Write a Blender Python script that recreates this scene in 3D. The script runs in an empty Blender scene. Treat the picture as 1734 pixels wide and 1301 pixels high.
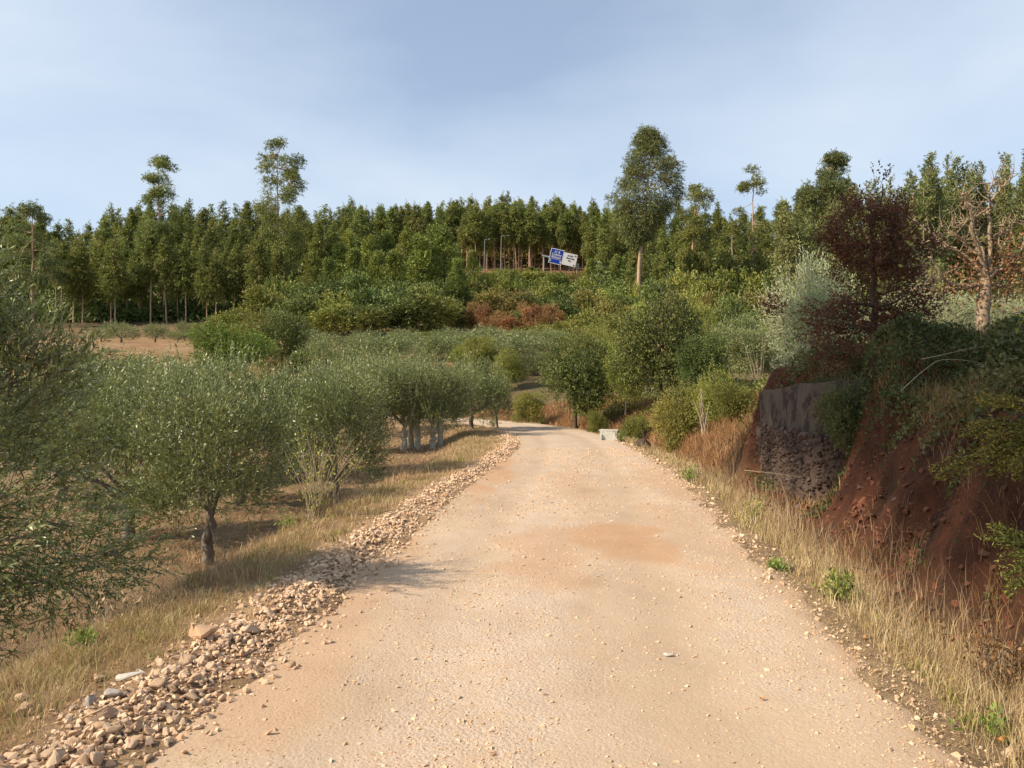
import bpy, bmesh, math, random
import numpy as np
from mathutils import Vector, Matrix
R = math.radians
random.seed(7)
scene = bpy.context.scene
COL = scene.collection

# ---------------------------------------------------------------- camera, sky, sun, exposure
CAMZ, F, CX, CY = 1.65, 1300.0, 867.0, 650.0
cam_data = bpy.data.cameras.new('camera'); cam = bpy.data.objects.new('camera', cam_data); COL.objects.link(cam)
cam.location = (0, 0, CAMZ); cam.rotation_euler = (R(90), 0, 0)
cam_data.sensor_width = 36; cam_data.lens = 36 * F / 1734; cam_data.clip_start = 0.05; cam_data.clip_end = 3000
scene.camera = cam
SUN_EL, SUN_H = R(38), (0.958, 0.287)        # light travels to +x and a little to +y
sd = bpy.data.lights.new('sun', 'SUN'); sd.energy = 4.3; sd.angle = R(0.53); sd.color = (1.0, 0.87, 0.69)
sun = bpy.data.objects.new('sun', sd); COL.objects.link(sun)
ldir = Vector((SUN_H[0] * math.cos(SUN_EL), SUN_H[1] * math.cos(SUN_EL), -math.sin(SUN_EL)))
sun.rotation_euler = ldir.to_track_quat('-Z', 'Y').to_euler(); sun.location = (-30, -10, 40)
scene.view_settings.view_transform = 'Standard'; scene.view_settings.look = 'None'
scene.view_settings.exposure = 0.64; scene.view_settings.gamma = 1.0
scene.cycles.max_bounces = 6; scene.cycles.diffuse_bounces = 3; scene.cycles.transmission_bounces = 3; scene.cycles.transparent_max_bounces = 4

world = bpy.data.worlds.new('World'); scene.world = world; world.use_nodes = True
nt = world.node_tree; nt.nodes.clear()
def N(t, typ, **kw):
    n = t.nodes.new(typ)
    for k, v in kw.items(): setattr(n, k, v)
    return n
wo = N(nt, 'ShaderNodeOutputWorld'); bg = N(nt, 'ShaderNodeBackground'); bg.inputs[1].default_value = 0.105
sky = N(nt, 'ShaderNodeTexSky', sky_type='NISHITA', sun_disc=False)
sky.sun_elevation = SUN_EL; sky.sun_rotation = math.atan2(-SUN_H[0], -SUN_H[1]) % (2 * math.pi)
sky.air_density = 1.0; sky.dust_density = 0.6; sky.ozone_density = 1.6
tc = N(nt, 'ShaderNodeTexCoord'); sp = N(nt, 'ShaderNodeSeparateXYZ'); nt.links.new(tc.outputs['Generated'], sp.inputs[0])
zz = N(nt, 'ShaderNodeMath', operation='ADD'); nt.links.new(sp.outputs[2], zz.inputs[0]); zz.inputs[1].default_value = 0.16
dx = N(nt, 'ShaderNodeMath', operation='DIVIDE'); dy = N(nt, 'ShaderNodeMath', operation='DIVIDE')
for d, i in ((dx, 0), (dy, 1)): nt.links.new(sp.outputs[i], d.inputs[0]); nt.links.new(zz.outputs[0], d.inputs[1])
cb = N(nt, 'ShaderNodeCombineXYZ'); nt.links.new(dx.outputs[0], cb.inputs[0]); nt.links.new(dy.outputs[0], cb.inputs[1])
mp = N(nt, 'ShaderNodeMapping'); mp.inputs['Rotation'].default_value = (0, 0, R(-50)); mp.inputs['Scale'].default_value = (0.75, 0.8, 1); mp.inputs['Location'].default_value = (9.1, -5.5, 0)
nt.links.new(cb.outputs[0], mp.inputs[0])
n1 = N(nt, 'ShaderNodeTexNoise'); n1.inputs['Scale'].default_value = 0.9; n1.inputs['Detail'].default_value = 10; n1.inputs['Roughness'].default_value = 0.5; n1.inputs['Distortion'].default_value = 0.35
nt.links.new(mp.outputs[0], n1.inputs['Vector'])
rp = N(nt, 'ShaderNodeValToRGB'); rp.color_ramp.elements[0].position = 0.36; rp.color_ramp.elements[0].color = (0.30,) * 3 + (1,)
rp.color_ramp.elements[1].position = 0.68; rp.color_ramp.elements[1].color = (0.88,) * 3 + (1,)
nt.links.new(n1.outputs[0], rp.inputs[0])
mx = N(nt, 'ShaderNodeMix', data_type='RGBA'); nt.links.new(rp.outputs[0], mx.inputs[0]); nt.links.new(sky.outputs[0], mx.inputs[6]); mx.inputs[7].default_value = (4.6, 5.25, 6.0, 1)
nt.links.new(mx.outputs[2], bg.inputs[0]); nt.links.new(bg.outputs[0], wo.inputs[0])

# ---------------------------------------------------------------- helpers
def tag(o, label=None, cat=None, group=None, kind=None):
    if label: o['label'] = label
    if cat: o['category'] = cat
    if group: o['group'] = group
    if kind: o['kind'] = kind
    return o
def mesh_of(name, V, Fs, tint=None, smooth=False, cols=None):
    """V (n,3); Fs list of int arrays (m,3)/(m,4); tint per face"""
    Fs = [np.asarray(f, dtype=np.int32) for f in Fs if len(f)]
    me = bpy.data.meshes.new(name)
    V = np.asarray(V, dtype=np.float32)
    tot = np.concatenate([np.full(len(f), f.shape[1], dtype=np.int32) for f in Fs])
    loops = np.concatenate([f.ravel() for f in Fs])
    starts = np.concatenate([[0], np.cumsum(tot)[:-1]]).astype(np.int32)
    me.vertices.add(len(V)); me.vertices.foreach_set('co', V.ravel())
    me.loops.add(len(loops)); me.loops.foreach_set('vertex_index', loops)
    me.polygons.add(len(tot)); me.polygons.foreach_set('loop_start', starts)
    if tint is not None:
        a = me.attributes.new('tint', 'FLOAT', 'FACE'); a.data.foreach_set('value', np.asarray(tint, dtype=np.float32))
    if cols is not None:
        a = me.attributes.new('zone', 'FLOAT_COLOR', 'POINT'); a.data.foreach_set('color', np.asarray(cols, dtype=np.float32).ravel())
    me.polygons.foreach_set('use_smooth', np.full(len(tot), bool(smooth)))
    me.update(calc_edges=True)
    return me
def obj(name, me, mat=None, parent=None):
    o = bpy.data.objects.new(name, me); COL.objects.link(o)
    if mat is not None and len(me.materials) == 0: me.materials.append(mat)
    if parent is not None: o.parent = parent
    return o
def empty(name, loc=(0, 0, 0)):
    o = bpy.data.objects.new(name, None); COL.objects.link(o); o.location = loc; o.empty_display_size = 0.3
    return o
class MB:
    def __init__(s): s.V = []; s.F = []; s.T = []; s.n = 0
    def add(s, V, F, tint=0.5):
        V = np.asarray(V, float); s.V.append(V)
        F = np.asarray(F, dtype=np.int64)
        s.F.append(F + s.n); s.n += len(V)
        s.T.append(np.broadcast_to(np.asarray(tint, float), (len(F),)))
    def tube(s, pts, rad, sides=6, tint=0.5, cap=True):
        pts = np.asarray(pts, float); n = len(pts); rad = np.broadcast_to(np.asarray(rad, float), (n,))
        T = np.gradient(pts, axis=0); T /= np.linalg.norm(T, axis=1)[:, None] + 1e-9
        ref = np.array([0.0, 0, 1]) if abs(T[n // 2][2]) < 0.8 else np.array([1.0, 0, 0])
        A = np.cross(T, ref); A /= np.linalg.norm(A, axis=1)[:, None] + 1e-9; B = np.cross(T, A)
        an = np.arange(sides) * 2 * np.pi / sides
        ring = pts[:, None] + rad[:, None, None] * (np.cos(an)[None, :, None] * A[:, None] + np.sin(an)[None, :, None] * B[:, None])
        i = np.arange(n - 1)[:, None] * sides; j = np.arange(sides)[None]; k = (j + 1) % sides
        F = np.stack([i + j, i + k, i + sides + k, i + sides + j], -1).reshape(-1, 4)
        s.add(ring.reshape(-1, 3), F, tint)
        if cap: s.add(np.vstack([ring[-1], pts[-1:]]), [[sides, a, (a + 1) % sides, (a + 1) % sides][:3] for a in range(sides)], tint)
    def box(s, c, d, tint=0.5, M=None):
        c = np.array(c, float); d = np.array(d, float) / 2
        V = np.array([[x, y, z] for x in (-1, 1) for y in (-1, 1) for z in (-1, 1)]) * d + c
        if M is not None: V = V @ np.array(M).T
        s.add(V, [[0, 1, 3, 2], [4, 6, 7, 5], [0, 4, 5, 1], [2, 3, 7, 6], [0, 2, 6, 4], [1, 5, 7, 3]], tint)
    def mesh(s, name, smooth=False):
        V = np.vstack(s.V); tri = [f for f in s.F if f.shape[1] == 3]; qd = [f for f in s.F if f.shape[1] == 4]
        tt = [t for f, t in zip(s.F, s.T) if f.shape[1] == 3]; tq = [t for f, t in zip(s.F, s.T) if f.shape[1] == 4]
        Fs = ([np.vstack(qd)] if qd else []) + ([np.vstack(tri)] if tri else [])
        return mesh_of(name, V, Fs, np.concatenate(tq + tt), smooth)

def smooth(x, a, b):
    t = np.clip((np.asarray(x, float) - a) / (b - a), 0, 1); return t * t * (3 - 2 * t)
def vnoise(x, y, seed=0):
    x = np.asarray(x, float); y = np.asarray(y, float)
    xi = np.floor(x).astype(np.int64); yi = np.floor(y).astype(np.int64); fx = x - xi; fy = y - yi
    fx = fx * fx * (3 - 2 * fx); fy = fy * fy * (3 - 2 * fy)
    def h(a, b):
        v = (a * 374761393 + b * 668265263 + seed * 1442695041) & 0x7fffffff
        v = ((v ^ (v >> 13)) * 1274126177) & 0x7fffffff
        return ((v ^ (v >> 16)) & 0xffff) / 65535.0
    return (h(xi, yi) * (1 - fx) + h(xi + 1, yi) * fx) * (1 - fy) + (h(xi, yi + 1) * (1 - fx) + h(xi + 1, yi + 1) * fx) * fy
def fbm(x, y, o=4, seed=0):
    r = 0; a = 0.5
    for k in range(o): r = r + a * (vnoise(x * 2 ** k + 17.3 * k, y * 2 ** k - 9.1 * k, seed + k) - 0.5); a *= 0.5
    return r * 2

# ---------------------------------------------------------------- terrain function
ctrl = [(-1.6, -60), (-0.35, -10), (0.0, 1.5), (0.22, 4), (0.5, 7), (0.94, 11.5), (1.3, 15), (1.5, 18), (1.62, 21.5), (1.35, 25.5), (0.45, 29.5), (-1.3, 33.2), (-4.8, 37), (-12, 40.5), (-24, 43), (-60, 48), (-160, 58), (-400, 80)]
def catmull(P, n=14):
    P = np.array(P, float); out = []
    for i in range(len(P) - 1):
        p0 = P[max(i - 1, 0)]; p1 = P[i]; p2 = P[i + 1]; p3 = P[min(i + 2, len(P) - 1)]
        for t in np.linspace(0, 1, n, endpoint=False):
            out.append(0.5 * ((2 * p1) + (-p0 + p2) * t + (2 * p0 - 5 * p1 + 4 * p2 - p3) * t * t + (-p0 + 3 * p1 - 3 * p2 + p3) * t ** 3))
    out.append(P[-1]); return np.array(out)
CL = catmull(ctrl)
SEGD = np.diff(CL, axis=0); SEGL = np.linalg.norm(SEGD, axis=1)
def lateral(x, y):
    """signed distance from the road's centre line (right/far side positive)"""
    x = np.atleast_1d(np.asarray(x, float)); y = np.atleast_1d(np.asarray(y, float)); sh = x.shape
    x = x.ravel(); y = y.ravel(); best = np.full(x.shape, 1e18); sg = np.zeros(x.shape)
    for (a, d, L) in zip(CL[:-1], SEGD, SEGL):
        px = x - a[0]; py = y - a[1]; t = np.clip((px * d[0] + py * d[1]) / (L * L), 0, 1)
        qx = px - t * d[0]; qy = py - t * d[1]; dd = qx * qx + qy * qy
        m = dd < best
        best[m] = dd[m]; sg[m] = np.sign(qx * d[1] - qy * d[0])[m]
    return (np.sqrt(best) * np.where(sg == 0, 1, sg)).reshape(sh)
def halfw(y): return np.interp(y, [0, 12, 20, 30, 40], [1.85, 1.92, 1.6, 1.45, 1.5])
def crest(y): return np.interp(y, [-20, 5, 7.5, 13, 16, 22, 30, 40], [3.2, 2.45, 2.3, 1.78, 1.75, 1.45, 1.1, 1.0])
def Hs(x, y, s):
    x = np.asarray(x, float); y = np.asarray(y, float); w = halfw(y)
    # right / far side
    a = s - w
    cr = crest(y) + 0.25 * fbm(x * 0.5, y * 0.5, 3, 5)
    steep = np.interp(y, [13.6, 15.5, 24], [1.25, 2.3, 2.6])
    st0 = 0.85 + 0.3 * fbm(y * 0.9, y * 0.0 + 3, 2, 9)
    st0 = st0 + 0.55 * smooth(y, 8.9, 10.5) * smooth(y, 13.7, 12.3)
    ditch = -0.26 * np.exp(-((a - 0.72) / 0.3) ** 2) * smooth(y, 40, 28)
    ff = np.interp(y, [8.9, 10.0, 13.6, 15], [0.60, 1.0, 1.0, 0.8])
    steep = steep * np.interp(y, [8.9, 10.0, 13.6, 15], [0.85, 0.5, 0.5, 1.0])
    rise = smooth(a, st0 - 0.1, st0 + steep * 1.15) * cr * ff + smooth(a, st0 + steep, st0 + 3.6) * cr * (1 - ff)
    plate = np.clip(a - st0 - steep, 0, None)
    hill = np.interp(y, [30, 40, 50, 60, 72, 80, 87, 110, 125, 180, 186, 208, 235, 260, 300, 600], [0, 0.3, 1.8, 3.0, 3.7, 5.0, 5.3, 8.6, 11.5, 26.6, 28.0, 33, 44, 50, 55, 60])
    hill = hill + smooth(x, 12, 55) * np.interp(y, [15, 40, 90, 130, 200], [0, 1.2, 3.5, 3.0, 0])
    hill = hill + smooth(x, -25, -70) * np.interp(y, [60, 110, 180, 300], [0, -0.6, -3, -5])
    zr = ditch + rise + 0.11 * np.minimum(plate, 30) * smooth(y, 34, 14) + smooth(a, 2.5, 7.0) * hill
    # left side, inside the bend
    b = -s - w
    drop = np.interp(y, [0, 16, 24, 34], [0.95, 0.85, 0.45, 0.12])
    zl = 0.05 * np.exp(-((b - 0.25) / 0.25) ** 2) - drop * smooth(b, 1.05, 2.7) - 0.03 * np.clip(b - 3, 0, 30) * smooth(y, 30, 12)
    z = np.where(s >= 0, zr, zl)
    off = smooth(np.abs(s), w - 0.42, w - 0.12)
    z = z - 0.07 * (1 - off)
    rough = 0.05 * fbm(x * 2.1, y * 2.1, 4, 2) + 0.14 * fbm(x * 0.35, y * 0.35, 3, 3) * smooth(np.abs(s), 2.5, 6)
    face = smooth(a, st0 + 0.1, st0 + 0.5) * (1 - smooth(a, st0 + steep * 1.1, st0 + steep * 1.1 + 1)) * (s > 0)
    rough = rough + face * smooth(y, 24, 14) * (0.45 * fbm(y * 1.3, a * 1.1, 4, 21) + 0.26 * np.abs(fbm(y * 3.2, a * 2.5, 4, 22)) - 0.22 * smooth(fbm(y * 2.1 + a * 0.8, a * 0.6, 3, 24), 0.1, 0.35))
    return z + rough * off
def H(x, y):
    x1 = np.atleast_1d(np.asarray(x, float)); y1 = np.atleast_1d(np.asarray(y, float))
    r = Hs(x1, y1, lateral(x1, y1)); return float(r[0]) if np.ndim(x) == 0 else r
def X(u, Y): return (u - CX) / F * Y
def Z(v, Y): return CAMZ + (CY - v) / F * Y

# ---------------------------------------------------------------- materials
def mat_new(name):
    m = bpy.data.materials.new(name); m.use_nodes = True; t = m.node_tree
    b = t.nodes['Principled BSDF']; b.inputs['Roughness'].default_value = 0.9
    b.inputs['Specular IOR Level'].default_value = 0.25
    return m, t, b
def ramp(t, fac, stops):
    r = N(t, 'ShaderNodeValToRGB'); e = r.color_ramp.elements
    while len(e) < len(stops): e.new(0.5)
    for k, (p, c) in enumerate(stops): e[k].position = p; e[k].color = (*c, 1)
    t.links.new(fac, r.inputs[0]); return r.outputs[0]
def noise(t, scale, detail=4, rough=0.55, vec=None, dist=0):
    n = N(t, 'ShaderNodeTexNoise'); n.inputs['Scale'].default_value = scale; n.inputs['Detail'].default_value = detail
    n.inputs['Roughness'].default_value = rough; n.inputs['Distortion'].default_value = dist
    if vec is not None: t.links.new(vec, n.inputs['Vector'])
    return n.outputs[0]
def objco(t, scale=None, rot=None):
    c = N(t, 'ShaderNodeTexCoord').outputs['Object']
    if scale:
        m = N(t, 'ShaderNodeMapping'); m.inputs['Scale'].default_value = scale
        if rot: m.inputs['Rotation'].default_value = rot
        t.links.new(c, m.inputs[0]); c = m.outputs[0]
    return c
def mixc(t, f, a, b, mode='MIX'):
    m = N(t, 'ShaderNodeMix', data_type='RGBA', blend_type=mode)
    for s, v in ((0, f), (6, a), (7, b)):
        if isinstance(v, (int, float)): m.inputs[s].default_value = v
        elif isinstance(v, tuple): m.inputs[s].default_value = (*v, 1)
        else: t.links.new(v, m.inputs[s])
    return m.outputs[2]
def math_(t, op, a, b=0.0, clamp=False):
    m = N(t, 'ShaderNodeMath', operation=op, use_clamp=clamp)
    for s, v in ((0, a), (1, b)):
        if isinstance(v, (int, float)): m.inputs[s].default_value = v
        else: t.links.new(v, m.inputs[s])
    return m.outputs[0]
def bump(t, b, h, dist, strength=1.0):
    n = N(t, 'ShaderNodeBump'); n.inputs['Strength'].default_value = strength; n.inputs['Distance'].default_value = dist
    t.links.new(h, n.inputs['Height']); t.links.new(n.outputs[0], b.inputs['Normal'])

def leaf_mat(name, c0, c1, c2, back=None, trans=0.22, rough=0.55, var=0.35, tcol=(0.16, 0.2, 0.03)):
    k_ = 1.0 if tcol[0] > 0.3 or name == 'olive_leaf' else 1.28
    c0, c1, c2 = [tuple(min(v * k_, 0.8) for v in c_) for c_ in (c0, c1, c2)]
    m, t, b = mat_new(name)
    at = N(t, 'ShaderNodeAttribute', attribute_name='tint').outputs['Fac']
    col = ramp(t, at, [(0.0, c0), (0.5, c1), (1.0, c2)])
    oi = N(t, 'ShaderNodeObjectInfo').outputs['Random']
    hs = N(t, 'ShaderNodeHueSaturation'); t.links.new(col, hs.inputs['Color'])
    t.links.new(math_(t, 'MULTIPLY_ADD', oi, var) if False else math_(t, 'ADD', math_(t, 'MULTIPLY', oi, var), 1 - var / 2), hs.inputs['Value'])
    t.links.new(math_(t, 'ADD', math_(t, 'MULTIPLY', math_(t, 'FRACT', math_(t, 'MULTIPLY', oi, 7.3)), 0.035), 0.4825), hs.inputs['Hue'])
    col = hs.outputs[0]
    if back:
        g = N(t, 'ShaderNodeNewGeometry').outputs['Backfacing']; col = mixc(t, g, col, back)
    t.links.new(col, b.inputs['Base Color']); b.inputs['Roughness'].default_value = rough; b.inputs['Specular IOR Level'].default_value = 0.35
    tr = N(t, 'ShaderNodeBsdfTranslucent'); t.links.new(mixc(t, 0.5, col, tcol), tr.inputs[0])
    ms = N(t, 'ShaderNodeMixShader'); ms.inputs[0].default_value = trans
    t.links.new(b.outputs[0], ms.inputs[1]); t.links.new(tr.outputs[0], ms.inputs[2])
    t.links.new(ms.outputs[0], t.nodes['Material Output'].inputs[0]); return m
def bark_mat(name, a, b_, sc=14, stretch=0.25, dist=0.02):
    m, t, b = mat_new(name); co = objco(t, (1, 1, stretch))
    n = noise(t, sc, 6, 0.65, co); n2 = noise(t, sc * 0.2, 3, 0.5, co)
    c = ramp(t, n, [(0.3, a), (0.7, b_)]); c = mixc(t, math_(t, 'MULTIPLY', n2, 0.6), c, tuple(v * 0.55 for v in a))
    t.links.new(c, b.inputs['Base Color']); bump(t, b, n, dist); return m
def stone_mat(name, stops, sc=9, dist=0.006):
    m, t, b = mat_new(name); oi = N(t, 'ShaderNodeObjectInfo').outputs['Random']
    at = N(t, 'ShaderNodeAttribute', attribute_name='tint').outputs['Fac']
    f = math_(t, 'FRACT', math_(t, 'ADD', at, math_(t, 'MULTIPLY', oi, 0.9)))
    c = ramp(t, f, stops); n = noise(t, sc * 3, 7, 0.7, objco(t)); n2 = noise(t, sc * 0.7, 4, 0.6, objco(t))
    c = mixc(t, math_(t, 'MULTIPLY', n2, 0.45), c, (0.42, 0.24, 0.13) if 'earth' not in name and 'schist' not in name else (0.1, 0.05, 0.03)); c = mixc(t, 0.4, c, ramp(t, n, [(0.25, (0.5, 0.46, 0.42)), (0.7, (1, 1, 1))]), 'MULTIPLY')
    t.links.new(c, b.inputs['Base Color']); bump(t, b, n, dist); return m

M = {}
M['olive'] = leaf_mat('olive_leaf', (0.06, 0.08, 0.022), (0.175, 0.20, 0.055), (0.42, 0.41, 0.14), back=(0.27, 0.30, 0.13), trans=0.18, rough=0.38, var=0.2)
M['olive_pale'] = leaf_mat('pale_olive_leaf', (0.16, 0.19, 0.07), (0.28, 0.30, 0.13), (0.42, 0.42, 0.22), back=(0.45, 0.46, 0.3), trans=0.15, rough=0.42, var=0.2)
M['euc'] = leaf_mat('eucalyptus_leaf', (0.065, 0.08, 0.02), (0.17, 0.185, 0.045), (0.35, 0.33, 0.08), trans=0.28)
M['eucgrey'] = leaf_mat('eucalyptus_grey_leaf', (0.07, 0.085, 0.03), (0.15, 0.165, 0.055), (0.27, 0.26, 0.09), trans=0.25)
M['pine'] = leaf_mat('pine_needle', (0.07, 0.095, 0.018), (0.17, 0.195, 0.036), (0.29, 0.30, 0.06), trans=0.15)
M['dark'] = leaf_mat('evergreen_leaf', (0.035, 0.052, 0.012), (0.105, 0.13, 0.03), (0.25, 0.265, 0.07), trans=0.15)
M['green'] = leaf_mat('green_leaf', (0.08, 0.10, 0.018), (0.20, 0.215, 0.042), (0.36, 0.34, 0.08))
M['bright'] = leaf_mat('bright_leaf', (0.06, 0.10, 0.012), (0.14, 0.20, 0.03), (0.27, 0.33, 0.06), trans=0.3)
M['yellow'] = leaf_mat('yellowing_leaf', (0.09, 0.10, 0.02), (0.18, 0.175, 0.038), (0.33, 0.27, 0.06), trans=0.25)
M['rust'] = leaf_mat('rusty_leaf', (0.14, 0.085, 0.028), (0.29, 0.16, 0.06), (0.44, 0.27, 0.12), trans=0.2, tcol=(0.4, 0.12, 0.03))
M['brown'] = leaf_mat('brownish_leaf', (0.1, 0.09, 0.02), (0.2, 0.165, 0.045), (0.34, 0.25, 0.08), trans=0.2)
M['oak'] = leaf_mat('dead_oak_leaf', (0.09, 0.036, 0.02), (0.155, 0.058, 0.03), (0.23, 0.10, 0.05), trans=0.3, tcol=(0.31, 0.10, 0.035))
M['gorse'] = leaf_mat('gorse_spine', (0.09, 0.08, 0.02), (0.2, 0.15, 0.035), (0.5, 0.36, 0.07), trans=0.15)
M['straw'] = leaf_mat('straw', (0.30, 0.19, 0.09), (0.54, 0.39, 0.20), (0.72, 0.56, 0.33), trans=0.25, rough=0.7, var=0.0, tcol=(0.55, 0.38, 0.18))
M['greenstraw'] = leaf_mat('green_straw', (0.28, 0.20, 0.08), (0.46, 0.36, 0.16), (0.62, 0.50, 0.27), trans=0.25, rough=0.7, var=0.0, tcol=(0.55, 0.38, 0.18))
M['rustgrass'] = leaf_mat('rusty_grass', (0.22, 0.11, 0.04), (0.38, 0.22, 0.09), (0.52, 0.36, 0.17), trans=0.25, rough=0.7, var=0.0, tcol=(0.55, 0.38, 0.18))
M['under'] = leaf_mat('undergrowth_leaf', (0.05, 0.065, 0.02), (0.09, 0.105, 0.032), (0.2, 0.16, 0.055), trans=0.2, var=0.0)
M['figleaf'] = leaf_mat('yellow_green_leaf', (0.25, 0.27, 0.04), (0.38, 0.38, 0.06), (0.5, 0.4, 0.08), trans=0.3)
M['bark_olive'] = bark_mat('olive_bark', (0.13, 0.10, 0.075), (0.34, 0.29, 0.23), 16, 0.3)
M['bark_pale'] = bark_mat('whitish_olive_bark', (0.45, 0.41, 0.3), (0.8, 0.75, 0.6), 14, 0.4)
M['bark_euc'] = bark_mat('eucalyptus_bark', (0.36, 0.21, 0.13), (0.68, 0.47, 0.32), 3, 0.15, 0.03)
M['bark_dark'] = bark_mat('dark_bark', (0.06, 0.045, 0.03), (0.15, 0.11, 0.08), 12, 0.3)
M['bark_fig'] = bark_mat('pollard_bark', (0.17, 0.10, 0.05), (0.60, 0.47, 0.32), 22, 0.5, 0.012)
M['cane'] = bark_mat('dry_cane', (0.34, 0.26, 0.16), (0.58, 0.48, 0.33), 20, 0.3, 0.002)
M['stone'] = stone_mat('tan_stone', [(0.0, (0.68, 0.46, 0.28)), (0.35, (0.80, 0.57, 0.37)), (0.7, (0.82, 0.62, 0.43)), (1.0, (0.70, 0.45, 0.26))])
M['greystone'] = stone_mat('grey_stone', [(0.0, (0.50, 0.46, 0.40)), (1.0, (0.6, 0.56, 0.5))])
M['whitestone'] = stone_mat('white_stone', [(0.0, (0.75, 0.72, 0.62)), (1.0, (0.78, 0.74, 0.65))])
M['wallstone'] = stone_mat('schist', [(0.0, (0.05, 0.034, 0.026)), (0.4, (0.085, 0.06, 0.045)), (0.8, (0.17, 0.125, 0.10)), (1.0, (0.08, 0.04, 0.024))], 6, 0.01)

# terrain: zone colour in vertices (kind of ground), broken up by noise
m, t, b = mat_new('ground_soil'); zc = N(t, 'ShaderNodeAttribute', attribute_name='zone').outputs['Color']
co = objco(t); na = noise(t, 9, 8, 0.7, co); nb = noise(t, 1.1, 5, 0.6, co); nc = noise(t, 60, 4, 0.7, co)
c = mixc(t, 1.0, zc, ramp(t, na, [(0.25, (0.5, 0.47, 0.44)), (0.5, (0.95, 0.95, 0.95)), (0.75, (1.4, 1.34, 1.25))]), 'MULTIPLY')
c = mixc(t, 1.0, c, ramp(t, nb, [(0.3, (0.75, 0.72, 0.68)), (0.7, (1.2, 1.2, 1.15))]), 'MULTIPLY')
c = mixc(t, 1.0, c, ramp(t, nc, [(0.3, (0.7, 0.7, 0.7)), (0.7, (1.25, 1.25, 1.25))]), 'MULTIPLY')
t.links.new(c, b.inputs['Base Color']); bump(t, b, math_(t, 'ADD', math_(t, 'ADD', na, math_(t, 'MULTIPLY', nc, 0.35)), math_(t, 'MULTIPLY', noise(t, 22, 6, 0.75, co), 0.7)), 0.11)
M['ground'] = m
# road
m, t, b = mat_new('road_gravel'); zc = N(t, 'ShaderNodeAttribute', attribute_name='zone'); co = objco(t)
sep = N(t, 'ShaderNodeSeparateColor'); t.links.new(zc.outputs['Color'], sep.inputs[0])
nb = noise(t, 2.6, 7, 0.62, co, 0.3); nf = noise(t, 46, 6, 0.75, co); ng = noise(t, 150, 3, 0.7, co)
vo = N(t, 'ShaderNodeTexVoronoi'); vo.inputs['Scale'].default_value = 52; vo.inputs['Randomness'].default_value = 1; t.links.new(co, vo.inputs['Vector'])
vo2 = N(t, 'ShaderNodeTexVoronoi'); vo2.inputs['Scale'].default_value = 15; t.links.new(co, vo2.inputs['Vector'])
peb = ramp(t, vo.outputs['Color'], [(0.0, (0.50, 0.36, 0.24)), (0.45, (0.585, 0.44, 0.315)), (1.0, (0.70, 0.57, 0.44))])
pale = mixc(t, 0.55, peb, (0.58, 0.44, 0.32))
dust = ramp(t, nf, [(0.3, (0.51, 0.355, 0.225)), (0.7, (0.59, 0.43, 0.29))])
gf = math_(t, 'MULTIPLY', sep.outputs[0], ramp(t, nb, [(0.35, (0.35, 0.35, 0.35)), (0.6, (1.25, 1.25, 1.25))]), True)
c = mixc(t, gf, dust, pale)
rf = math_(t, 'MULTIPLY', sep.outputs[1], ramp(t, nb, [(0.35, (0.7, 0.7, 0.7)), (0.65, (1.15, 1.15, 1.15))]), True)
c = mixc(t, rf, c, (0.55, 0.33, 0.185))
df = math_(t, 'MULTIPLY', sep.outputs[2], ramp(t, nf, [(0.42, (0, 0, 0)), (0.62, (1, 1, 1))]), True)
c = mixc(t, df, c, (0.30, 0.20, 0.11))
c = mixc(t, 1.0, c, ramp(t, ng, [(0.3, (0.82, 0.82, 0.82)), (0.7, (1.13, 1.13, 1.13))]), 'MULTIPLY')
c = mixc(t, 1.0, c, ramp(t, noise(t, 0.8, 4, 0.5, co), [(0.3, (0.93, 0.91, 0.89)), (0.7, (1.05, 1.05, 1.05))]), 'MULTIPLY')
c = mixc(t, 1.0, c, (0.86, 0.87, 0.875), 'MULTIPLY')
t.links.new(c, b.inputs['Base Color'])
hh = math_(t, 'ADD', math_(t, 'MULTIPLY', math_(t, 'SUBTRACT', 1.0, vo.outputs['Distance']), math_(t, 'ADD', math_(t, 'MULTIPLY', gf, 1.0), 0.2)), math_(t, 'MULTIPLY', nf, 0.7))
hh = math_(t, 'ADD', hh, math_(t, 'MULTIPLY', noise(t, 11, 5, 0.7, co), 1.2))
bump(t, b, hh, 0.009, 0.5); M['road'] = m
# wall render, concrete, metal, sign paints
m, t, b = mat_new('old_wall_render'); co = objco(t, (1, 1, 0.35)); n = noise(t, 9, 9, 0.78, co); n2 = noise(t, 1.6, 4, 0.6, objco(t)); br = N(t, 'ShaderNodeTexNoise'); br.inputs['Scale'].default_value = 3.2; br.inputs['Detail'].default_value = 12; br.inputs['Roughness'].default_value = 0.72; t.links.new(objco(t), br.inputs['Vector'])
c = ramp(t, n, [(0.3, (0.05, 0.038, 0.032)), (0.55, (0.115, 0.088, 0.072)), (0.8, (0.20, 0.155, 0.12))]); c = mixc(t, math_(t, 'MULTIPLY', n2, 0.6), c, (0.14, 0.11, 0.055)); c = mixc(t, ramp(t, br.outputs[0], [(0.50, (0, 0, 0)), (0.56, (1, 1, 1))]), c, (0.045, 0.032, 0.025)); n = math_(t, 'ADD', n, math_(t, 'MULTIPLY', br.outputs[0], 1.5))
t.links.new(c, b.inputs['Base Color']); bump(t, b, n, 0.03); M['render'] = m
m, t, b = mat_new('concrete'); n = noise(t, 20, 6, 0.7, objco(t)); t.links.new(ramp(t, n, [(0.3, (0.42, 0.40, 0.33)), (0.7, (0.66, 0.64, 0.56))]), b.inputs['Base Color']); bump(t, b, n, 0.01); M['concrete'] = m
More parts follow.
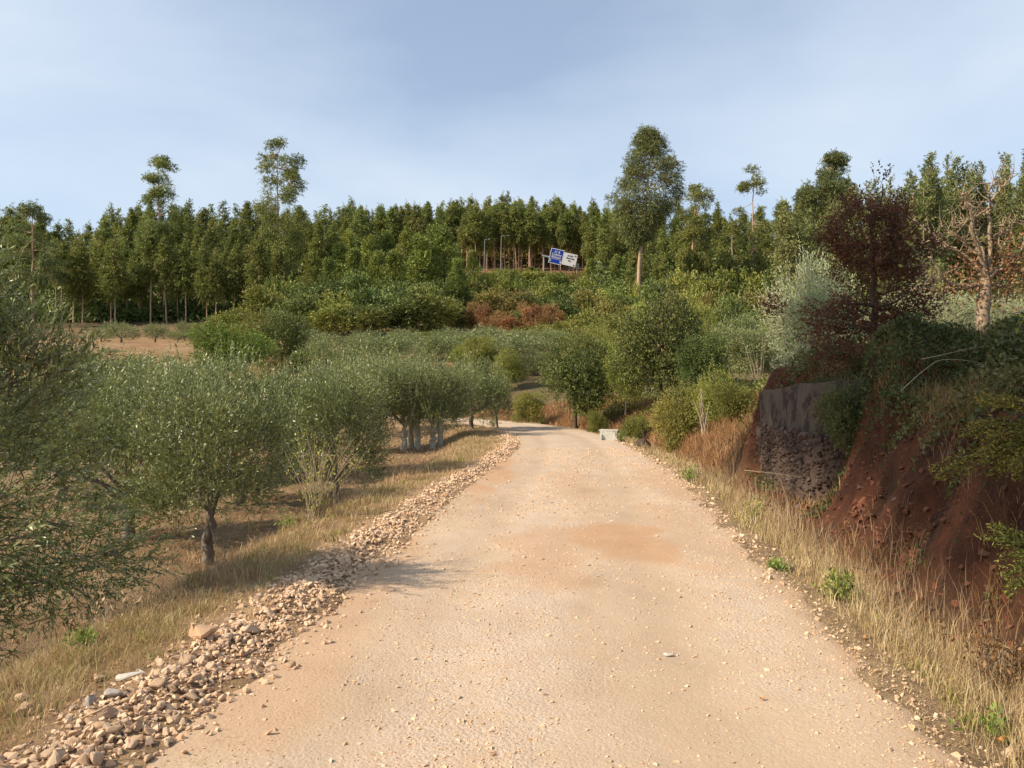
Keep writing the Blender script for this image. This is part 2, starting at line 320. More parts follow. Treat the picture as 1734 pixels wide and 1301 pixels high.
def flat(name, c, rough=0.5, metal=0.0):
    m, t, b = mat_new(name); n = noise(t, 2.5, 5, 0.6, objco(t)); t.links.new(mixc(t, math_(t, 'MULTIPLY', n, 0.35), c, tuple(v * 0.75 for v in c)), b.inputs['Base Color'])
    b.inputs['Roughness'].default_value = rough; b.inputs['Metallic'].default_value = metal; M[name] = m
flat('galvanised_steel', (0.36, 0.37, 0.36), 0.45, 0.2); flat('sign_blue', (0.008, 0.045, 0.34)); flat('sign_white', (0.78, 0.76, 0.70)); flat('sign_black', (0.03, 0.03, 0.03)); flat('sign_red', (0.5, 0.06, 0.03))
flat('dry_leaf_yellow', (0.7, 0.52, 0.06), 0.6); flat('dry_leaf_orange', (0.5, 0.2, 0.05), 0.6); flat('pipe_dark', (0.05, 0.045, 0.04), 0.8)

# ---------------------------------------------------------------- terrain mesh
def axis(parts):
    out = [parts[0][0]]
    for a, b_, d0, d1 in parts:
        x = a; n = 0
        while x < b_ - 1e-6:
            f = (x - a) / (b_ - a); x += d0 + (d1 - d0) * f; out.append(min(x, b_))
    return np.unique(np.round(out, 4))
xs = axis([(-700, -120, 60, 12), (-120, -30, 6, 1.2), (-30, -6, 1.0, 0.16), (-6, 6.5, 0.085, 0.085), (6.5, 30, 0.12, 1.0), (30, 120, 1.2, 6), (120, 700, 12, 60)])
ys = axis([(-80, -5, 10, 1.2), (-5, 2.5, 0.9, 0.14), (2.5, 16, 0.075, 0.13), (16, 45, 0.14, 0.5), (45, 110, 0.6, 1.4), (110, 260, 1.5, 5), (260, 900, 6, 60)])
GX, GY = np.meshgrid(xs, ys); S = lateral(GX, GY); GZ = Hs(GX, GY, S)
def zone_cols(x, y, s, z):
    w = halfw(y); a = s - w; b_ = -s - w
    n = fbm(x * 0.6, y * 0.6, 4, 31); n2 = fbm(x * 2.2, y * 2.2, 3, 37)
    C = np.zeros(x.shape + (3,)); C[:] = (0.33, 0.22, 0.115)
    def put(mask, col):
        mask = np.clip(mask, 0, 1)[..., None]; C[:] = C * (1 - mask) + np.array(col) * mask
    put((s < 0) * 1.0, (0.40, 0.275, 0.155))
    put((s < 0) * smooth(n, 0.0, 0.35) * 0.7, (0.31, 0.20, 0.10))
    put((s < 0) * (1 - smooth(b_, 0.9, 1.6)), (0.46, 0.29, 0.155))
    put((s < 0) * (1 - smooth(b_, 0.5, 1.0)) * 0.9, (0.58, 0.38, 0.22))
    right = (s > 0)
    put(right * (1 - smooth(a, 0.2, 0.9)), (0.48, 0.33, 0.19))
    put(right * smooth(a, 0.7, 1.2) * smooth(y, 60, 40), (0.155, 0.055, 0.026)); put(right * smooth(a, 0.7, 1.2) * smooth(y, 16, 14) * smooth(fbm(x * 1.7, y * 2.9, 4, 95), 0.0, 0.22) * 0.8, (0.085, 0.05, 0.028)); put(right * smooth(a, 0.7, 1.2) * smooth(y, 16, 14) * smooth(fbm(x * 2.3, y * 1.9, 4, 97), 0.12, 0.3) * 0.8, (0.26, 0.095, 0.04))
    put(right * smooth(a, 0.7, 1.2) * smooth(y, 14, 15.5) * smooth(y, 50, 35) * smooth(n2, -0.15, 0.25), (0.38, 0.22, 0.09))
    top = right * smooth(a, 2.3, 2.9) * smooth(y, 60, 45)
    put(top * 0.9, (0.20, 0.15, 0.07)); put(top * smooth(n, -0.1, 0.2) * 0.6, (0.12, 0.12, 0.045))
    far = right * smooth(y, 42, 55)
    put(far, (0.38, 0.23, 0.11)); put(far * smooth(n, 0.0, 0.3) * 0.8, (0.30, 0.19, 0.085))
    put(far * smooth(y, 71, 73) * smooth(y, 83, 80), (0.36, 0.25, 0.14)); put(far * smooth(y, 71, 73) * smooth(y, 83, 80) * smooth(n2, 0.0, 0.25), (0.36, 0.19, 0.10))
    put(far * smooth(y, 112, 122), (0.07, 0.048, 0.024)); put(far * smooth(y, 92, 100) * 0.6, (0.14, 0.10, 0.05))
    cx = x / np.maximum(y, 1) * F + CX
    put(smooth(y, 172, 176) * smooth(y, 215, 195) * smooth(x, -14, -9) * smooth(x, 30, 24), (0.24, 0.13, 0.07))
    put(smooth(y, 176, 178) * smooth(y, 190, 186) * smooth(x, -9, -6) * smooth(x, 5, 2.5), (0.50, 0.22, 0.09))
    return np.concatenate([C, np.ones(x.shape + (1,))], -1)
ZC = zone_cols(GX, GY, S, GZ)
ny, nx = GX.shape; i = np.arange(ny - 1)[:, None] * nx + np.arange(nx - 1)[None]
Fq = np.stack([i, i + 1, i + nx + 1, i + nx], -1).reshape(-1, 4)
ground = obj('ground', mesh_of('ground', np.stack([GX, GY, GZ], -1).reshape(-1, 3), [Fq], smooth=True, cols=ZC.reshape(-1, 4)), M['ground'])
tag(ground, 'dry brown hillside ground with red soil banks', kind='structure')

# ---------------------------------------------------------------- road mesh (follows the centre line)
arc = np.concatenate([[0], np.cumsum(SEGL)])
i0 = np.argmin(np.abs(CL[:, 1] - 2.0) + (np.arange(len(CL)) > 120) * 1e3); a2 = arc[i0]
sa = a2 + axis([(-40, -1, 1.0, 0.2), (-1, 14, 0.05, 0.09), (14, 45, 0.1, 0.3), (45, 160, 0.6, 3)])
sa = sa[(sa > 0.5) & (sa < arc[-1] - 5)]
cxp = np.interp(sa, arc, CL[:, 0]); cyp = np.interp(sa, arc, CL[:, 1])
k = np.ones(9) / 9
tx = np.gradient(np.convolve(np.pad(cxp, 4, 'edge'), k, 'valid'), sa); ty = np.gradient(np.convolve(np.pad(cyp, 4, 'edge'), k, 'valid'), sa); L_ = np.hypot(tx, ty); tx /= L_; ty /= L_
lat = np.linspace(-1.18, 1.18, 76)
W = halfw(cyp)[:, None] * lat[None]
RX = cxp[:, None] + ty[:, None] * W; RY = cyp[:, None] - tx[:, None] * W
def road_z(x, y, l, hw):
    edge = np.abs(l) - 0.03 + 0.07 * fbm(x * 1.3, y * 1.3, 3, 51) + 0.03 * fbm(x * 7, y * 7, 2, 52)
    zz = 0.012 * fbm(x * 3.2, y * 3.2, 4, 53) + 0.03 * fbm(x * 0.5, y * 0.5, 2, 54) - 0.018 * (np.exp(-((l + 0.42) / 0.16) ** 2) + np.exp(-((l - 0.42) / 0.16) ** 2))
    return zz - 0.16 * smooth(edge, 0.92, 1.1) + 0.006
LL = np.broadcast_to(lat[None], RX.shape)
RZ = road_z(RX, RY, LL, None)
def blob(x, y, cx, cy, rx, ry): 
    n = 0.9 * fbm(x * 1.6, y * 1.6, 4, 61)
    return 1 - smooth(np.hypot((x - cx) / rx, (y - cy) / ry) + n, 0.55, 1.15)
def road_zone(x, y, l):
    n = fbm(x * 0.9, y * 0.45, 4, 71)
    g = np.clip(0.25 + np.exp(-((l + 0.28 + 0.1 * n) / 0.36) ** 2) * 0.9 + np.exp(-((l - 0.72 + 0.15 * n) / 0.17) ** 2) * smooth(y, 3, 6) * 0.9 + smooth(y, 12, 16) * 0.8 * np.exp(-((l - 0.45) / 0.35) ** 2), 0, 1)
    r = np.maximum.reduce([blob(x, y, 1.25, 7.9, 0.62, 1.5), 0.95 * blob(x, y, -0.45, 15.0, 0.45, 3.6), 0.55 * blob(x, y, 0.3, 7.6, 0.45, 1.4), 0.55 * blob(x, y, -1.25, 7.2, 0.35, 1.8), 0.4 * blob(x, y, 1.0, 12.5, 0.4, 2.5), 0.5 * blob(x, y, -1.4, 4.6, 0.4, 1.6), 0.35 * blob(x, y, 2.0, 8.5, .5, 2.2), 0.5 * blob(x, y, 2.6, 13.5, .5, 2.5)])
    d = np.clip(smooth(np.abs(l), 0.82, 1.02) * 0.7 + np.exp(-((l - 0.12) / 0.1) ** 2) * smooth(fbm(x * 1.5, y * 1.1, 3, 77), 0.08, 0.4) * 0.6, 0, 1)
    lane = np.exp(-((l + 0.50 + 0.05 * n) / 0.10) ** 2) + np.exp(-((l - 0.36 + 0.05 * n) / 0.10) ** 2)
    g = np.clip(g * (1 - 0.55 * lane) + 0.25 * np.exp(-((l + 0.08) / 0.12) ** 2), 0, 1); d = np.clip(d - 0.5 * lane, 0, 1)
    r = np.maximum(r, 0.45 * smooth(np.abs(l), 0.8, 1.0))
    return np.stack([g * (1 - 0.6 * r), r, d, np.ones_like(r)], -1)
ny, nx = RX.shape; i = np.arange(ny - 1)[:, None] * nx + np.arange(nx - 1)[None]
Fq = np.stack([i, i + 1, i + nx + 1, i + nx], -1).reshape(-1, 4)
road = obj('road', mesh_of('road', np.stack([RX, RY, RZ], -1).reshape(-1, 3), [Fq], smooth=True, cols=road_zone(RX, RY, LL).reshape(-1, 4)), M['road'])
tag(road, 'pale unpaved gravel track bending left', kind='structure')
def surf(x, y):
    """top of the ground or of the road, whichever is higher"""
    s = lateral(x, y); hw = halfw(y); z1 = Hs(x, y, s); l = s / hw
    return np.where(np.abs(l) < 1.17, np.maximum(z1, road_z(x, y, l, hw)), z1)

# ---------------------------------------------------------------- rocks
rng = np.random.default_rng(11)
def rock_shape(seed, n=13, flat_=0.7):
    r = np.random.default_rng(seed); p = r.normal(size=(n, 3)); p /= np.linalg.norm(p, axis=1)[:, None]; p *= r.uniform(0.8, 1.05, (n, 1)); p *= np.array([1, r.uniform(0.6, 0.95), flat_ * r.uniform(0.7, 1.0)])
    bm = bmesh.new()
    for q in p: bm.verts.new(q)
    res = bmesh.ops.convex_hull(bm, input=bm.verts)
    bmesh.ops.delete(bm, geom=[g for g in res['geom_interior'] if isinstance(g, bmesh.types.BMVert)], context='VERTS')
    bmesh.ops.bevel(bm, geom=list(bm.edges), offset=0.09, segments=1, affect='EDGES')
    bmesh.ops.triangulate(bm, faces=bm.faces)
    bm.verts.index_update(); V = np.array([v.co[:] for v in bm.verts]); Fa = np.array([[v.index for v in f.verts] for f in bm.faces]); bm.free(); return V, Fa
def pebble_shape(seed, n=9):
    r = np.random.default_rng(seed); p = r.normal(size=(n, 3)); p /= np.linalg.norm(p, axis=1)[:, None]; p *= np.array([1, r.uniform(0.55, 0.9), r.uniform(0.35, 0.7)])
    bm = bmesh.new()
    for q in p: bm.verts.new(q)
    bmesh.ops.convex_hull(bm, input=bm.verts); bmesh.ops.triangulate(bm, faces=bm.faces)
    bm.verts.index_update(); V = np.array([v.co[:] for v in bm.verts]); Fa = np.array([[v.index for v in f.verts] for f in bm.faces if len(f.verts) == 3]); bm.free(); return V, Fa
ROCKS = [rock_shape(100 + k, n=10 + k % 5) for k in range(10)]
PEBS = [pebble_shape(200 + k, n=7 + k % 3) for k in range(12)]
def rotm(rng, n, tilt=0.5):
    az = rng.uniform(0, 2 * np.pi, n); a = rng.normal(0, tilt, n); b_ = rng.normal(0, tilt, n)
    def rz(t): c, s = np.cos(t), np.sin(t); o = np.zeros((len(t), 3, 3)); o[:, 0, 0] = c; o[:, 0, 1] = -s; o[:, 1, 0] = s; o[:, 1, 1] = c; o[:, 2, 2] = 1; return o
    def rx(t): c, s = np.cos(t), np.sin(t); o = np.zeros((len(t), 3, 3)); o[:, 1, 1] = c; o[:, 1, 2] = -s; o[:, 2, 1] = s; o[:, 2, 2] = c; o[:, 0, 0] = 1; return o
    def ry(t): c, s = np.cos(t), np.sin(t); o = np.zeros((len(t), 3, 3)); o[:, 0, 0] = c; o[:, 0, 2] = s; o[:, 2, 0] = -s; o[:, 2, 2] = c; o[:, 1, 1] = 1; return o
    return rz(az) @ rx(a) @ ry(b_)
def scatter(shapes, P, size, rng, tilt=0.5, name='stones'):
    mb = MB(); n = len(P); which = rng.integers(0, len(shapes), n); Rm = rotm(rng, n, tilt); tn = rng.uniform(0, 1, n)
    for k, (V, Fa) in enumerate(shapes):
        idx = np.where(which == k)[0]
        if not len(idx): continue
        VV = np.einsum('nij,vj->nvi', Rm[idx], V) * size[idx][:, None, None] + P[idx][:, None]
        FF = Fa[None] + (np.arange(len(idx)) * len(V))[:, None, None]
        mb.add(VV.reshape(-1, 3), FF.reshape(-1, 3), np.repeat(tn[idx], len(Fa)))
    return mb.mesh(name)
def along(y, s):
    """point at lateral offset s from the centre line where it passes y"""
    m = CL[:, 1] < 36; cx = np.interp(y, CL[m, 1], CL[m, 0]); return cx + s, y
# rubble ridge along the left edge of the road
def ridge_pts(n, y0, y1, spread, pw=1.0):
    uu = rng.uniform(0, 1, n); y = y0 * (y1 / y0) ** (uu ** pw); off = rng.normal(0.22, spread, n)
    thick = np.interp(y, [3, 9, 12, 22], [0.6, 0.56, 0.42, 0.33])
    x = along(y, -(halfw(y) + off * thick))[0]; return x, y, off
nr = 265
x, y, off = ridge_pts(nr, 2.75, 9, 0.30); size = rng.gamma(2.0, 0.0085, nr) + 0.018; size = np.clip(size, 0.016, 0.066)
z = surf(x, y) + size * 0.10 + 0.015 * np.exp(-((off - 0.22) / 0.22) ** 2)
rmesh = []
for k, (V, Fa) in enumerate(ROCKS):
    me = mesh_of('rubble_stone', V, [Fa], np.full(len(Fa), 0.1 * k)); me.materials.append(M['stone']); rmesh.append(me)
for k in range(nr):
    o = bpy.data.objects.new('rubble_stone', rmesh[k % 10]); COL.objects.link(o); o.location = (x[k], y[k], z[k]); o.scale = (size[k] * rng.uniform(.8, 1.35), size[k], size[k] * rng.uniform(0.75, 1.1))
    o.rotation_euler = (rng.normal(0, .35), rng.normal(0, .35), rng.uniform(0, 6.28))
    tag(o, 'tan broken stone lying in the rubble ridge along the left road edge', 'stone', 'broken stones in the rubble ridge')
n = 8500; x, y, off = ridge_pts(n, 2.6, 26, 0.33, 0.9); sz = np.clip(rng.gamma(1.9, 0.0072, n) + 0.004, 0.004, 0.032) * np.interp(y, [3, 10, 26], [1, 1.25, 1.7])
P = np.stack([x, y, surf(x, y) + sz * 0.15 + 0.02 * np.exp(-((off - 0.22) / 0.22) ** 2) * rng.uniform(0, 1, n)], -1)
o = obj('rubble', scatter(PEBS + ROCKS[:3], P, sz, rng, 0.6, 'rubble'), M['stone']); tag(o, 'small broken stones heaped along the left road edge', kind='stuff')
# thin stone line on the right edge
n = 1500; y = 3 * (24 / 3) ** rng.uniform(0, 1, n); s = halfw(y) * rng.normal(0.97, 0.06, n); x = along(y, s)[0]; sz = rng.gamma(1.6, 0.005, n) + 0.004
sz *= np.interp(y, [3, 10, 24], [0.8, 1.3, 2.0])
o = obj('roadside_gravel', scatter(PEBS, np.stack([x, y, surf(x, y) + sz * 0.15], -1), sz, rng, 0.4, 'roadside_gravel'), M['stone']); tag(o, 'loose gravel along the right road edge', kind='stuff')
# gravel on the track
n = 85000; y = 2.7 * (20 / 2.7) ** (rng.uniform(0, 1, n)); l = rng.uniform(-1.0, 1.0, n)
zn = road_zone(along(y, l * halfw(y))[0], y, l); keep = rng.uniform(0, 1, n) < (0.12 + 0.9 * zn[:, 0] * smooth(fbm(y * 1.1, l * 5, 3, 91), -0.35, 0.3)) * (1 - 0.75 * zn[:, 1]); y = y[keep]; l = l[keep]; n = len(y)
x = along(y, l * halfw(y))[0]; sz = np.clip(rng.gamma(1.3, 0.0028, n) + 0.0018, 0.0015, 0.022) * np.interp(y, [3, 8, 20], [1, 1.35, 2.1])
o = obj('track_gravel', scatter(PEBS, np.stack([x, y, surf(x, y) + sz * 0.02], -1), sz, rng, 0.25, 'track_gravel'), M['stone']); tag(o, 'loose pale gravel strewn over the track', kind='stuff')
# earth clods and stones on the cut bank and at its foot
def clods(name, n, sr, size, mat, label, seed, y1=13.8):
    r = np.random.default_rng(seed); y = 4.2 * (y1 / 4.2) ** r.uniform(0, 1, n); s = r.uniform(*sr, n); k_ = r.uniform(0, 1, n) < 0.15 + 0.85 * smooth(fbm(y * 1.3, s * 1.7, 3, seed), -0.1, 0.3); y = y[k_]; s = s[k_]; x = along(y, halfw(y) + s)[0]; sz = np.clip(r.gamma(1.5, size, len(y)) + size * .4, 0, size * 6)
    o = obj(name, scatter(ROCKS, np.stack([x, y, surf(x, y) + sz * .1], -1), sz, r, .6, name), mat); tag(o, label, kind='stuff')
M['clod'] = stone_mat('red_earth_clod', [(0.0, (0.15, 0.05, 0.025)), (0.5, (0.22, 0.085, 0.04)), (1.0, (0.11, 0.06, 0.04))])
clods('earth_clods', 12000, (0.55, 2.6), 0.013, M['clod'], 'crumbled red earth on the cut bank', 71)
clods('bank_stones', 500, (0.7, 2.6), 0.014, M['wallstone'], 'brown stones sticking out of the cut bank', 72)
# single stones
def big_stone(u, v, w_px, label, mat, seed, zs=0.75, name='stone', rot=0.3, hfac=0.35):
    Y = 2145.0 / (v - 650)
    V, Fa = ROCKS[seed % 10]; 
    bm = bmesh.new(); vs = [bm.verts.new(p) for p in V]; [bm.faces.new([vs[i] for i in f]) for f in Fa]
    bmesh.ops.subdivide_edges(bm, edges=bm.edges, cuts=2, use_grid_fill=True)
    for q in bm.verts: c = q.co; q.co = c * (1 + 0.035 * math.sin(9 * c.x + 4 * c.z) + 0.03 * math.sin(11 * c.y - 6 * c.z + seed))
    me = bpy.data.meshes.new(name); bm.to_mesh(me); bm.free(); a = me.attributes.new('tint', 'FLOAT', 'FACE'); a.data.foreach_set('value', np.full(len(me.polygons), 0.3 + 0.07 * seed % 0.6))
    x = X(u, Y); r = w_px / F * Y / 2; o = obj(name, me, mat); o.location = (x, Y, float(surf(np.array([x]), np.array([Y]))[0]) + r * hfac); o.scale = (r, r, r * zs); o.rotation_euler = (0.1, -0.1, rot)
    tag(o, label, 'stone'); return o
big_stone(338, 1100, 64, 'largest angular tan boulder sitting on the rubble ridge', M['stone'], 3, 1.05, 'boulder', 0.5, 0.5)
big_stone(185, 1208, 46, 'pale grey stone, the left one of the grey pair on the rubble', M['greystone'], 4, 0.9)
big_stone(152, 1212, 30, 'small grey-white block touching the larger grey stone on the rubble', M['greystone'], 6, 1.2, rot=1.2)
big_stone(218, 1168, 52, 'flat pale stone lying just above the grey stones on the ridge', M['whitestone'], 1, 0.7, rot=0.1)
big_stone(162, 1152, 38, 'rounded tan stone half buried in dry grass by the ridge', M['stone'], 7, 0.7)
big_stone(40, 1215, 48, 'square brown stone at the left frame edge beside the grass', M['stone'], 2, 0.8, rot=0.9)
big_stone(38, 1192, 38, 'rounded orange tan stone above the square brown stone at left', M['stone'], 5, 0.6, rot=0.2)
big_stone(166, 1262, 34, 'rounded orange stone near the lower left corner', M['stone'], 8, 0.8, rot=0.2)
big_stone(546, 972, 36, 'long flat tan stone on top of the rubble ridge', M['stone'], 9, 0.6, rot=0.2)
big_stone(470, 985, 24, 'tan stone leaning on the outer side of the rubble ridge', M['stone'], 1, 0.8, rot=0.2)
big_stone(1130, 1107, 25, 'small white stone lying alone on the right half of the track', M['whitestone'], 4, 0.55, rot=0.1, hfac=0.1)
big_stone(1712, 1270, 44, 'dull brown stone at the lower right corner in the grass', M['stone'], 6, 0.6)
big_stone(793, 1186, 20, 'flat tan stone flush with the gravel in the left wheel track', M['stone'], 0, 0.4, hfac=0.05)

# ---------------------------------------------------------------- grass
def blades(P, h, w, lean, rng, tint):
    n = len(P); az = rng.uniform(0, 2 * np.pi, n); sd_ = np.stack([np.cos(az), np.sin(az), np.zeros(n)], -1) * (w / 2)[:, None]
    la = rng.uniform(0, 2 * np.pi, n); ld = np.stack([np.cos(la), np.sin(la), np.zeros(n)], -1); up = np.array([0, 0, 1.0])
    mid = P + up * (h * 0.55)[:, None] + ld * (h * lean * 0.35)[:, None]; tip = P + up * (h * (1 - 0.25 * lean))[:, None] + ld * (h * lean)[:, None]
    V = np.stack([P - sd_, P + sd_, mid + sd_ * 0.7, mid - sd_ * 0.7, tip], 1).reshape(-1, 3); i = np.arange(n)[:, None] * 5
    return V, i + np.array([[0, 1, 2, 3]]), i + np.array([[3, 2, 4]]), tint
def grass(name, n, yr, sr, h, w, lean, mat, label, seed, side=1, tuft=14, dens=None, hgt=None, yp=1.0, kind='stuff', tintb=0.0):
    r = np.random.default_rng(seed); nt_ = n // tuft
    ty_ = yr[0] * (yr[1] / yr[0]) ** (r.uniform(0, 1, nt_) ** yp); ts = r.uniform(sr[0], sr[1], nt_)
    if dens is not None: k_ = r.uniform(0, 1, nt_) < dens(ty_, ts); ty_ = ty_[k_]; ts = ts[k_]; nt_ = len(ty_)
    tx_ = along(ty_, side * (halfw(ty_) + ts))[0]
    rad = 0.035 * np.interp(ty_, [3, 12, 30], [1, 2.0, 4.0])
    tx2 = np.repeat(tx_, tuft) + r.normal(0, 1, nt_ * tuft) * np.repeat(rad, tuft); ty2 = np.repeat(ty_, tuft) + r.normal(0, 1, nt_ * tuft) * np.repeat(rad, tuft)
    m_ = nt_ * tuft; th = np.repeat(r.uniform(0.55, 1.2, nt_), tuft)
    hh = h * th * r.uniform(0.45, 1.15, m_)
    if hgt is not None: hh = hh * hgt(ty2)
    ww = w * r.uniform(0.6, 1.3, m_) * np.interp(ty2, [3, 8, 30], [1, 1.5, 4.5])
    P = np.stack([tx2, ty2, surf(tx2, ty2) - 0.01], -1); tn = np.clip(np.repeat(r.uniform(0.1, 0.9, nt_), tuft) + r.normal(0, 0.15, m_) + tintb, 0, 1)
    V, q, t3, tn = blades(P, hh, ww, lean * r.uniform(0.2, 1.3, m_), r, tn)
    me = mesh_of(name, V, [q, t3], np.concatenate([tn, tn])); o = obj(name, me, mat); tag(o, label, kind=kind); return o
nz = lambda y, s: smooth(fbm(y * 0.8, s * 1.5, 3, 5), -0.35, 0.25)
grass('tall_dry_grass', 36000, (2.9, 26), (0.12, 0.9), 0.155, 0.0042, 0.5, M['straw'], 'tall straw coloured grass along the right verge', 1, 1, 12, lambda y, s: 0.35 + 0.65 * smooth(s, 0.15, 0.5), lambda y: np.interp(y, [3, 8, 14, 26], [1.1, 1.2, 1.2, 1.3]))
grass('trodden_grass', 26000, (2.9, 22), (-0.35, 0.4), 0.05, 0.004, 1.6, M['straw'], 'flattened straw at the right road edge', 2, 1, 10, lambda y, s: 0.6 * nz(y, s) * smooth(s, -0.35, 0.2))
grass('verge_grass', 62000, (2.8, 30), (0.45, 1.7), 0.11, 0.0042, 0.8, M['greenstraw'], 'short dry grass on the left verge', 3, -1, 13, lambda y, s: 0.25 + 0.75 * nz(y, s) * smooth(s, 0.5, 0.85))
grass('verge_straw', 30000, (2.8, 30), (0.5, 2.6), 0.17, 0.004, 0.7, M['straw'], 'longer straw on the slope of the left verge', 4, -1, 11, lambda y, s: 0.2 + 0.8 * nz(y + 4, s) * smooth(s, 0.7, 1.2))
grass('edge_straw', 15000, (2.8, 16), (-0.55, 0.2), 0.035, 0.0036, 1.9, M['greenstraw'], 'flat dead grass wisps on the left road shoulder', 5, -1, 9, lambda y, s: 0.5 * smooth(fbm(y * 1.7, s * 3, 3, 15), 0, 0.3))
grass('field_grass', 100000, (4, 34), (1.8, 19), 0.10, 0.0055, 0.9, M['straw'], 'dry grass under the olive trees', 6, -1, 14, lambda y, s: (0.35 + 0.65 * nz(y, s)) * smooth(s, 24, 3), None, 0.7, tintb=-0.12)
grass('bank_grass', 70000, (13.8, 36), (0.9, 4.4), 0.34, 0.0042, 0.6, M['rustgrass'], 'rusty dry grass on the sunlit bank past the wall', 7, 1, 14, lambda y, s: 0.4 + 0.6 * nz(y, s), tintb=-0.05)
grass('bank_foot_grass', 11000, (4.3, 13.5), (0.95, 2.2), 0.26, 0.004, 0.7, M['rustgrass'], 'brown grass hanging on the red bank', 8, 1, 12, lambda y, s: 0.6 * nz(y, s) * smooth(s, 2.2, 1.0), tintb=-0.1)
grass('bank_top_grass', 50000, (5.5, 24), (2.1, 7.5), 0.27, 0.005, 0.8, M['rustgrass'], 'brown grass on top of the right bank', 9, 1, 12, lambda y, s: 0.6 + 0.4 * nz(y, s), tintb=-0.25)

grass('seed_stalks', 2600, (3.0, 16), (0.25, 1.1), 0.42, 0.0026, 0.35, M['straw'], 'sparse taller seed stalks on the right verge', 13, 1, 3)
grass('seed_stalks', 1500, (3.2, 16), (0.7, 2.4), 0.34, 0.0026, 0.4, M['rustgrass'], 'sparse brown stalks on the left verge', 14, -1, 3)
grass('green_tufts', 3000, (3.2, 18), (0.5, 2.0), 0.12, 0.006, 0.7, M['green'], 'scattered green tufts on the left verge', 15, -1, 16, lambda y, s: 0.5)
grass('green_tufts', 2200, (3.2, 18), (0.1, 1.1), 0.12, 0.006, 0.7, M['green'], 'scattered green tufts on the right verge', 16, 1, 16, lambda y, s: 0.5)
# undergrowth (ivy, brambles) as leafy ground cover
def quads(P, D, Ln, Wd, rng, fold=0.0):
    n = len(P); D = D / (np.linalg.norm(D, axis=1)[:, None] + 1e-9); q = rng.normal(size=(n, 3)); Sd = np.cross(D, q); Sd /= np.linalg.norm(Sd, axis=1)[:, None] + 1e-9
    mid = P + D * (Ln * 0.45)[:, None]; s_ = Sd * (Wd / 2)[:, None]
    V = np.stack([P, mid + s_, P + D * Ln[:, None], mid - s_], 1).reshape(-1, 3); return V, np.arange(n)[:, None] * 4 + np.array([[0, 1, 2, 3]])
def undergrowth(name, n, yr, sr, hmax, leaf, mat, label, seed, side=1, dens=None, kind='stuff'):
    r = np.random.default_rng(seed); y = yr[0] * (yr[1] / yr[0]) ** r.uniform(0, 1, n); s = r.uniform(sr[0], sr[1], n)
    d_ = smooth(fbm(y * 0.7 + 3, s * 0.9, 4, seed), -0.12, 0.22)
    if dens is not None: d_ = d_ * dens(y, s)
    k_ = r.uniform(0, 1, n) < d_; y = y[k_]; s = s[k_]; d_ = d_[k_]; n = len(y)
    x = along(np.minimum(y, 33), side * (halfw(y) + s))[0]; h = hmax * d_ * (0.5 + 0.8 * vnoise(x * 2.1, y * 2.1, seed)) * r.uniform(0.0, 1, n) ** 0.7
    P = np.stack([x, y, surf(x, y) + h], -1); D = r.normal(size=(n, 3)) + np.array([-0.5, -0.3, 0.5]); L_ = leaf * r.uniform(0.6, 1.4, n) * np.interp(y, [4, 10, 30], [1, 1.3, 2.4])
    V, q = quads(P, D, L_, L_ * 0.55, r); tn = np.clip(vnoise(x * 1.3, y * 1.3, seed + 5) * 0.8 + r.normal(0, 0.17, n), 0, 1)
    o = obj(name, mesh_of(name, V, [q], tn), mat); tag(o, label, kind=kind); return o
undergrowth('bank_ivy', 150000, (4.4, 15), (1.45, 7.0), 0.5, 0.045, M['under'], 'dark ivy and brambles covering the top of the shaded bank', 41, 1, lambda y, s: smooth(s + 1.1 * fbm(y * 1.2, s * 0, 3, 88), 1.75, 2.3))
undergrowth('bank_creeper', 34000, (4.5, 14), (1.05, 2.6), 0.25, 0.038, M['under'], 'creepers trailing down the red bank', 42, 1, lambda y, s: 0.6 * smooth(fbm(y * 1.1, s * 0.3, 3, 3), -0.1, 0.25))
undergrowth('bank_fringe', 20000, (8.4, 11.0), (1.5, 3.2), 0.28, 0.035, M['under'], 'leafy fringe where the cut bank meets the near end of the wall', 45, 1, lambda y, s: smooth(s, 1.5, 2.1))
grass('fringe_grass', 12000, (7.5, 13.6), (1.9, 3.4), 0.3, 0.004, 0.9, M['rustgrass'], 'dry grass hanging over the wall and cut bank', 17, 1, 12, lambda y, s: 0.8, tintb=-0.15)
undergrowth('slope_scrub', 42000, (14.2, 33), (1.3, 6.5), 0.6, 0.045, M['yellow'], 'yellow green scrub on the bank past the wall', 43, 1, lambda y, s: 0.85 * smooth(s, 1.3, 2.6))
undergrowth('slope_brambles', 30000, (14.5, 34), (1.2, 5), 0.55, 0.045, M['green'], 'green brambles on the bank past the wall', 44, 1, lambda y, s: 0.5 * smooth(s, 1.2, 2.2))

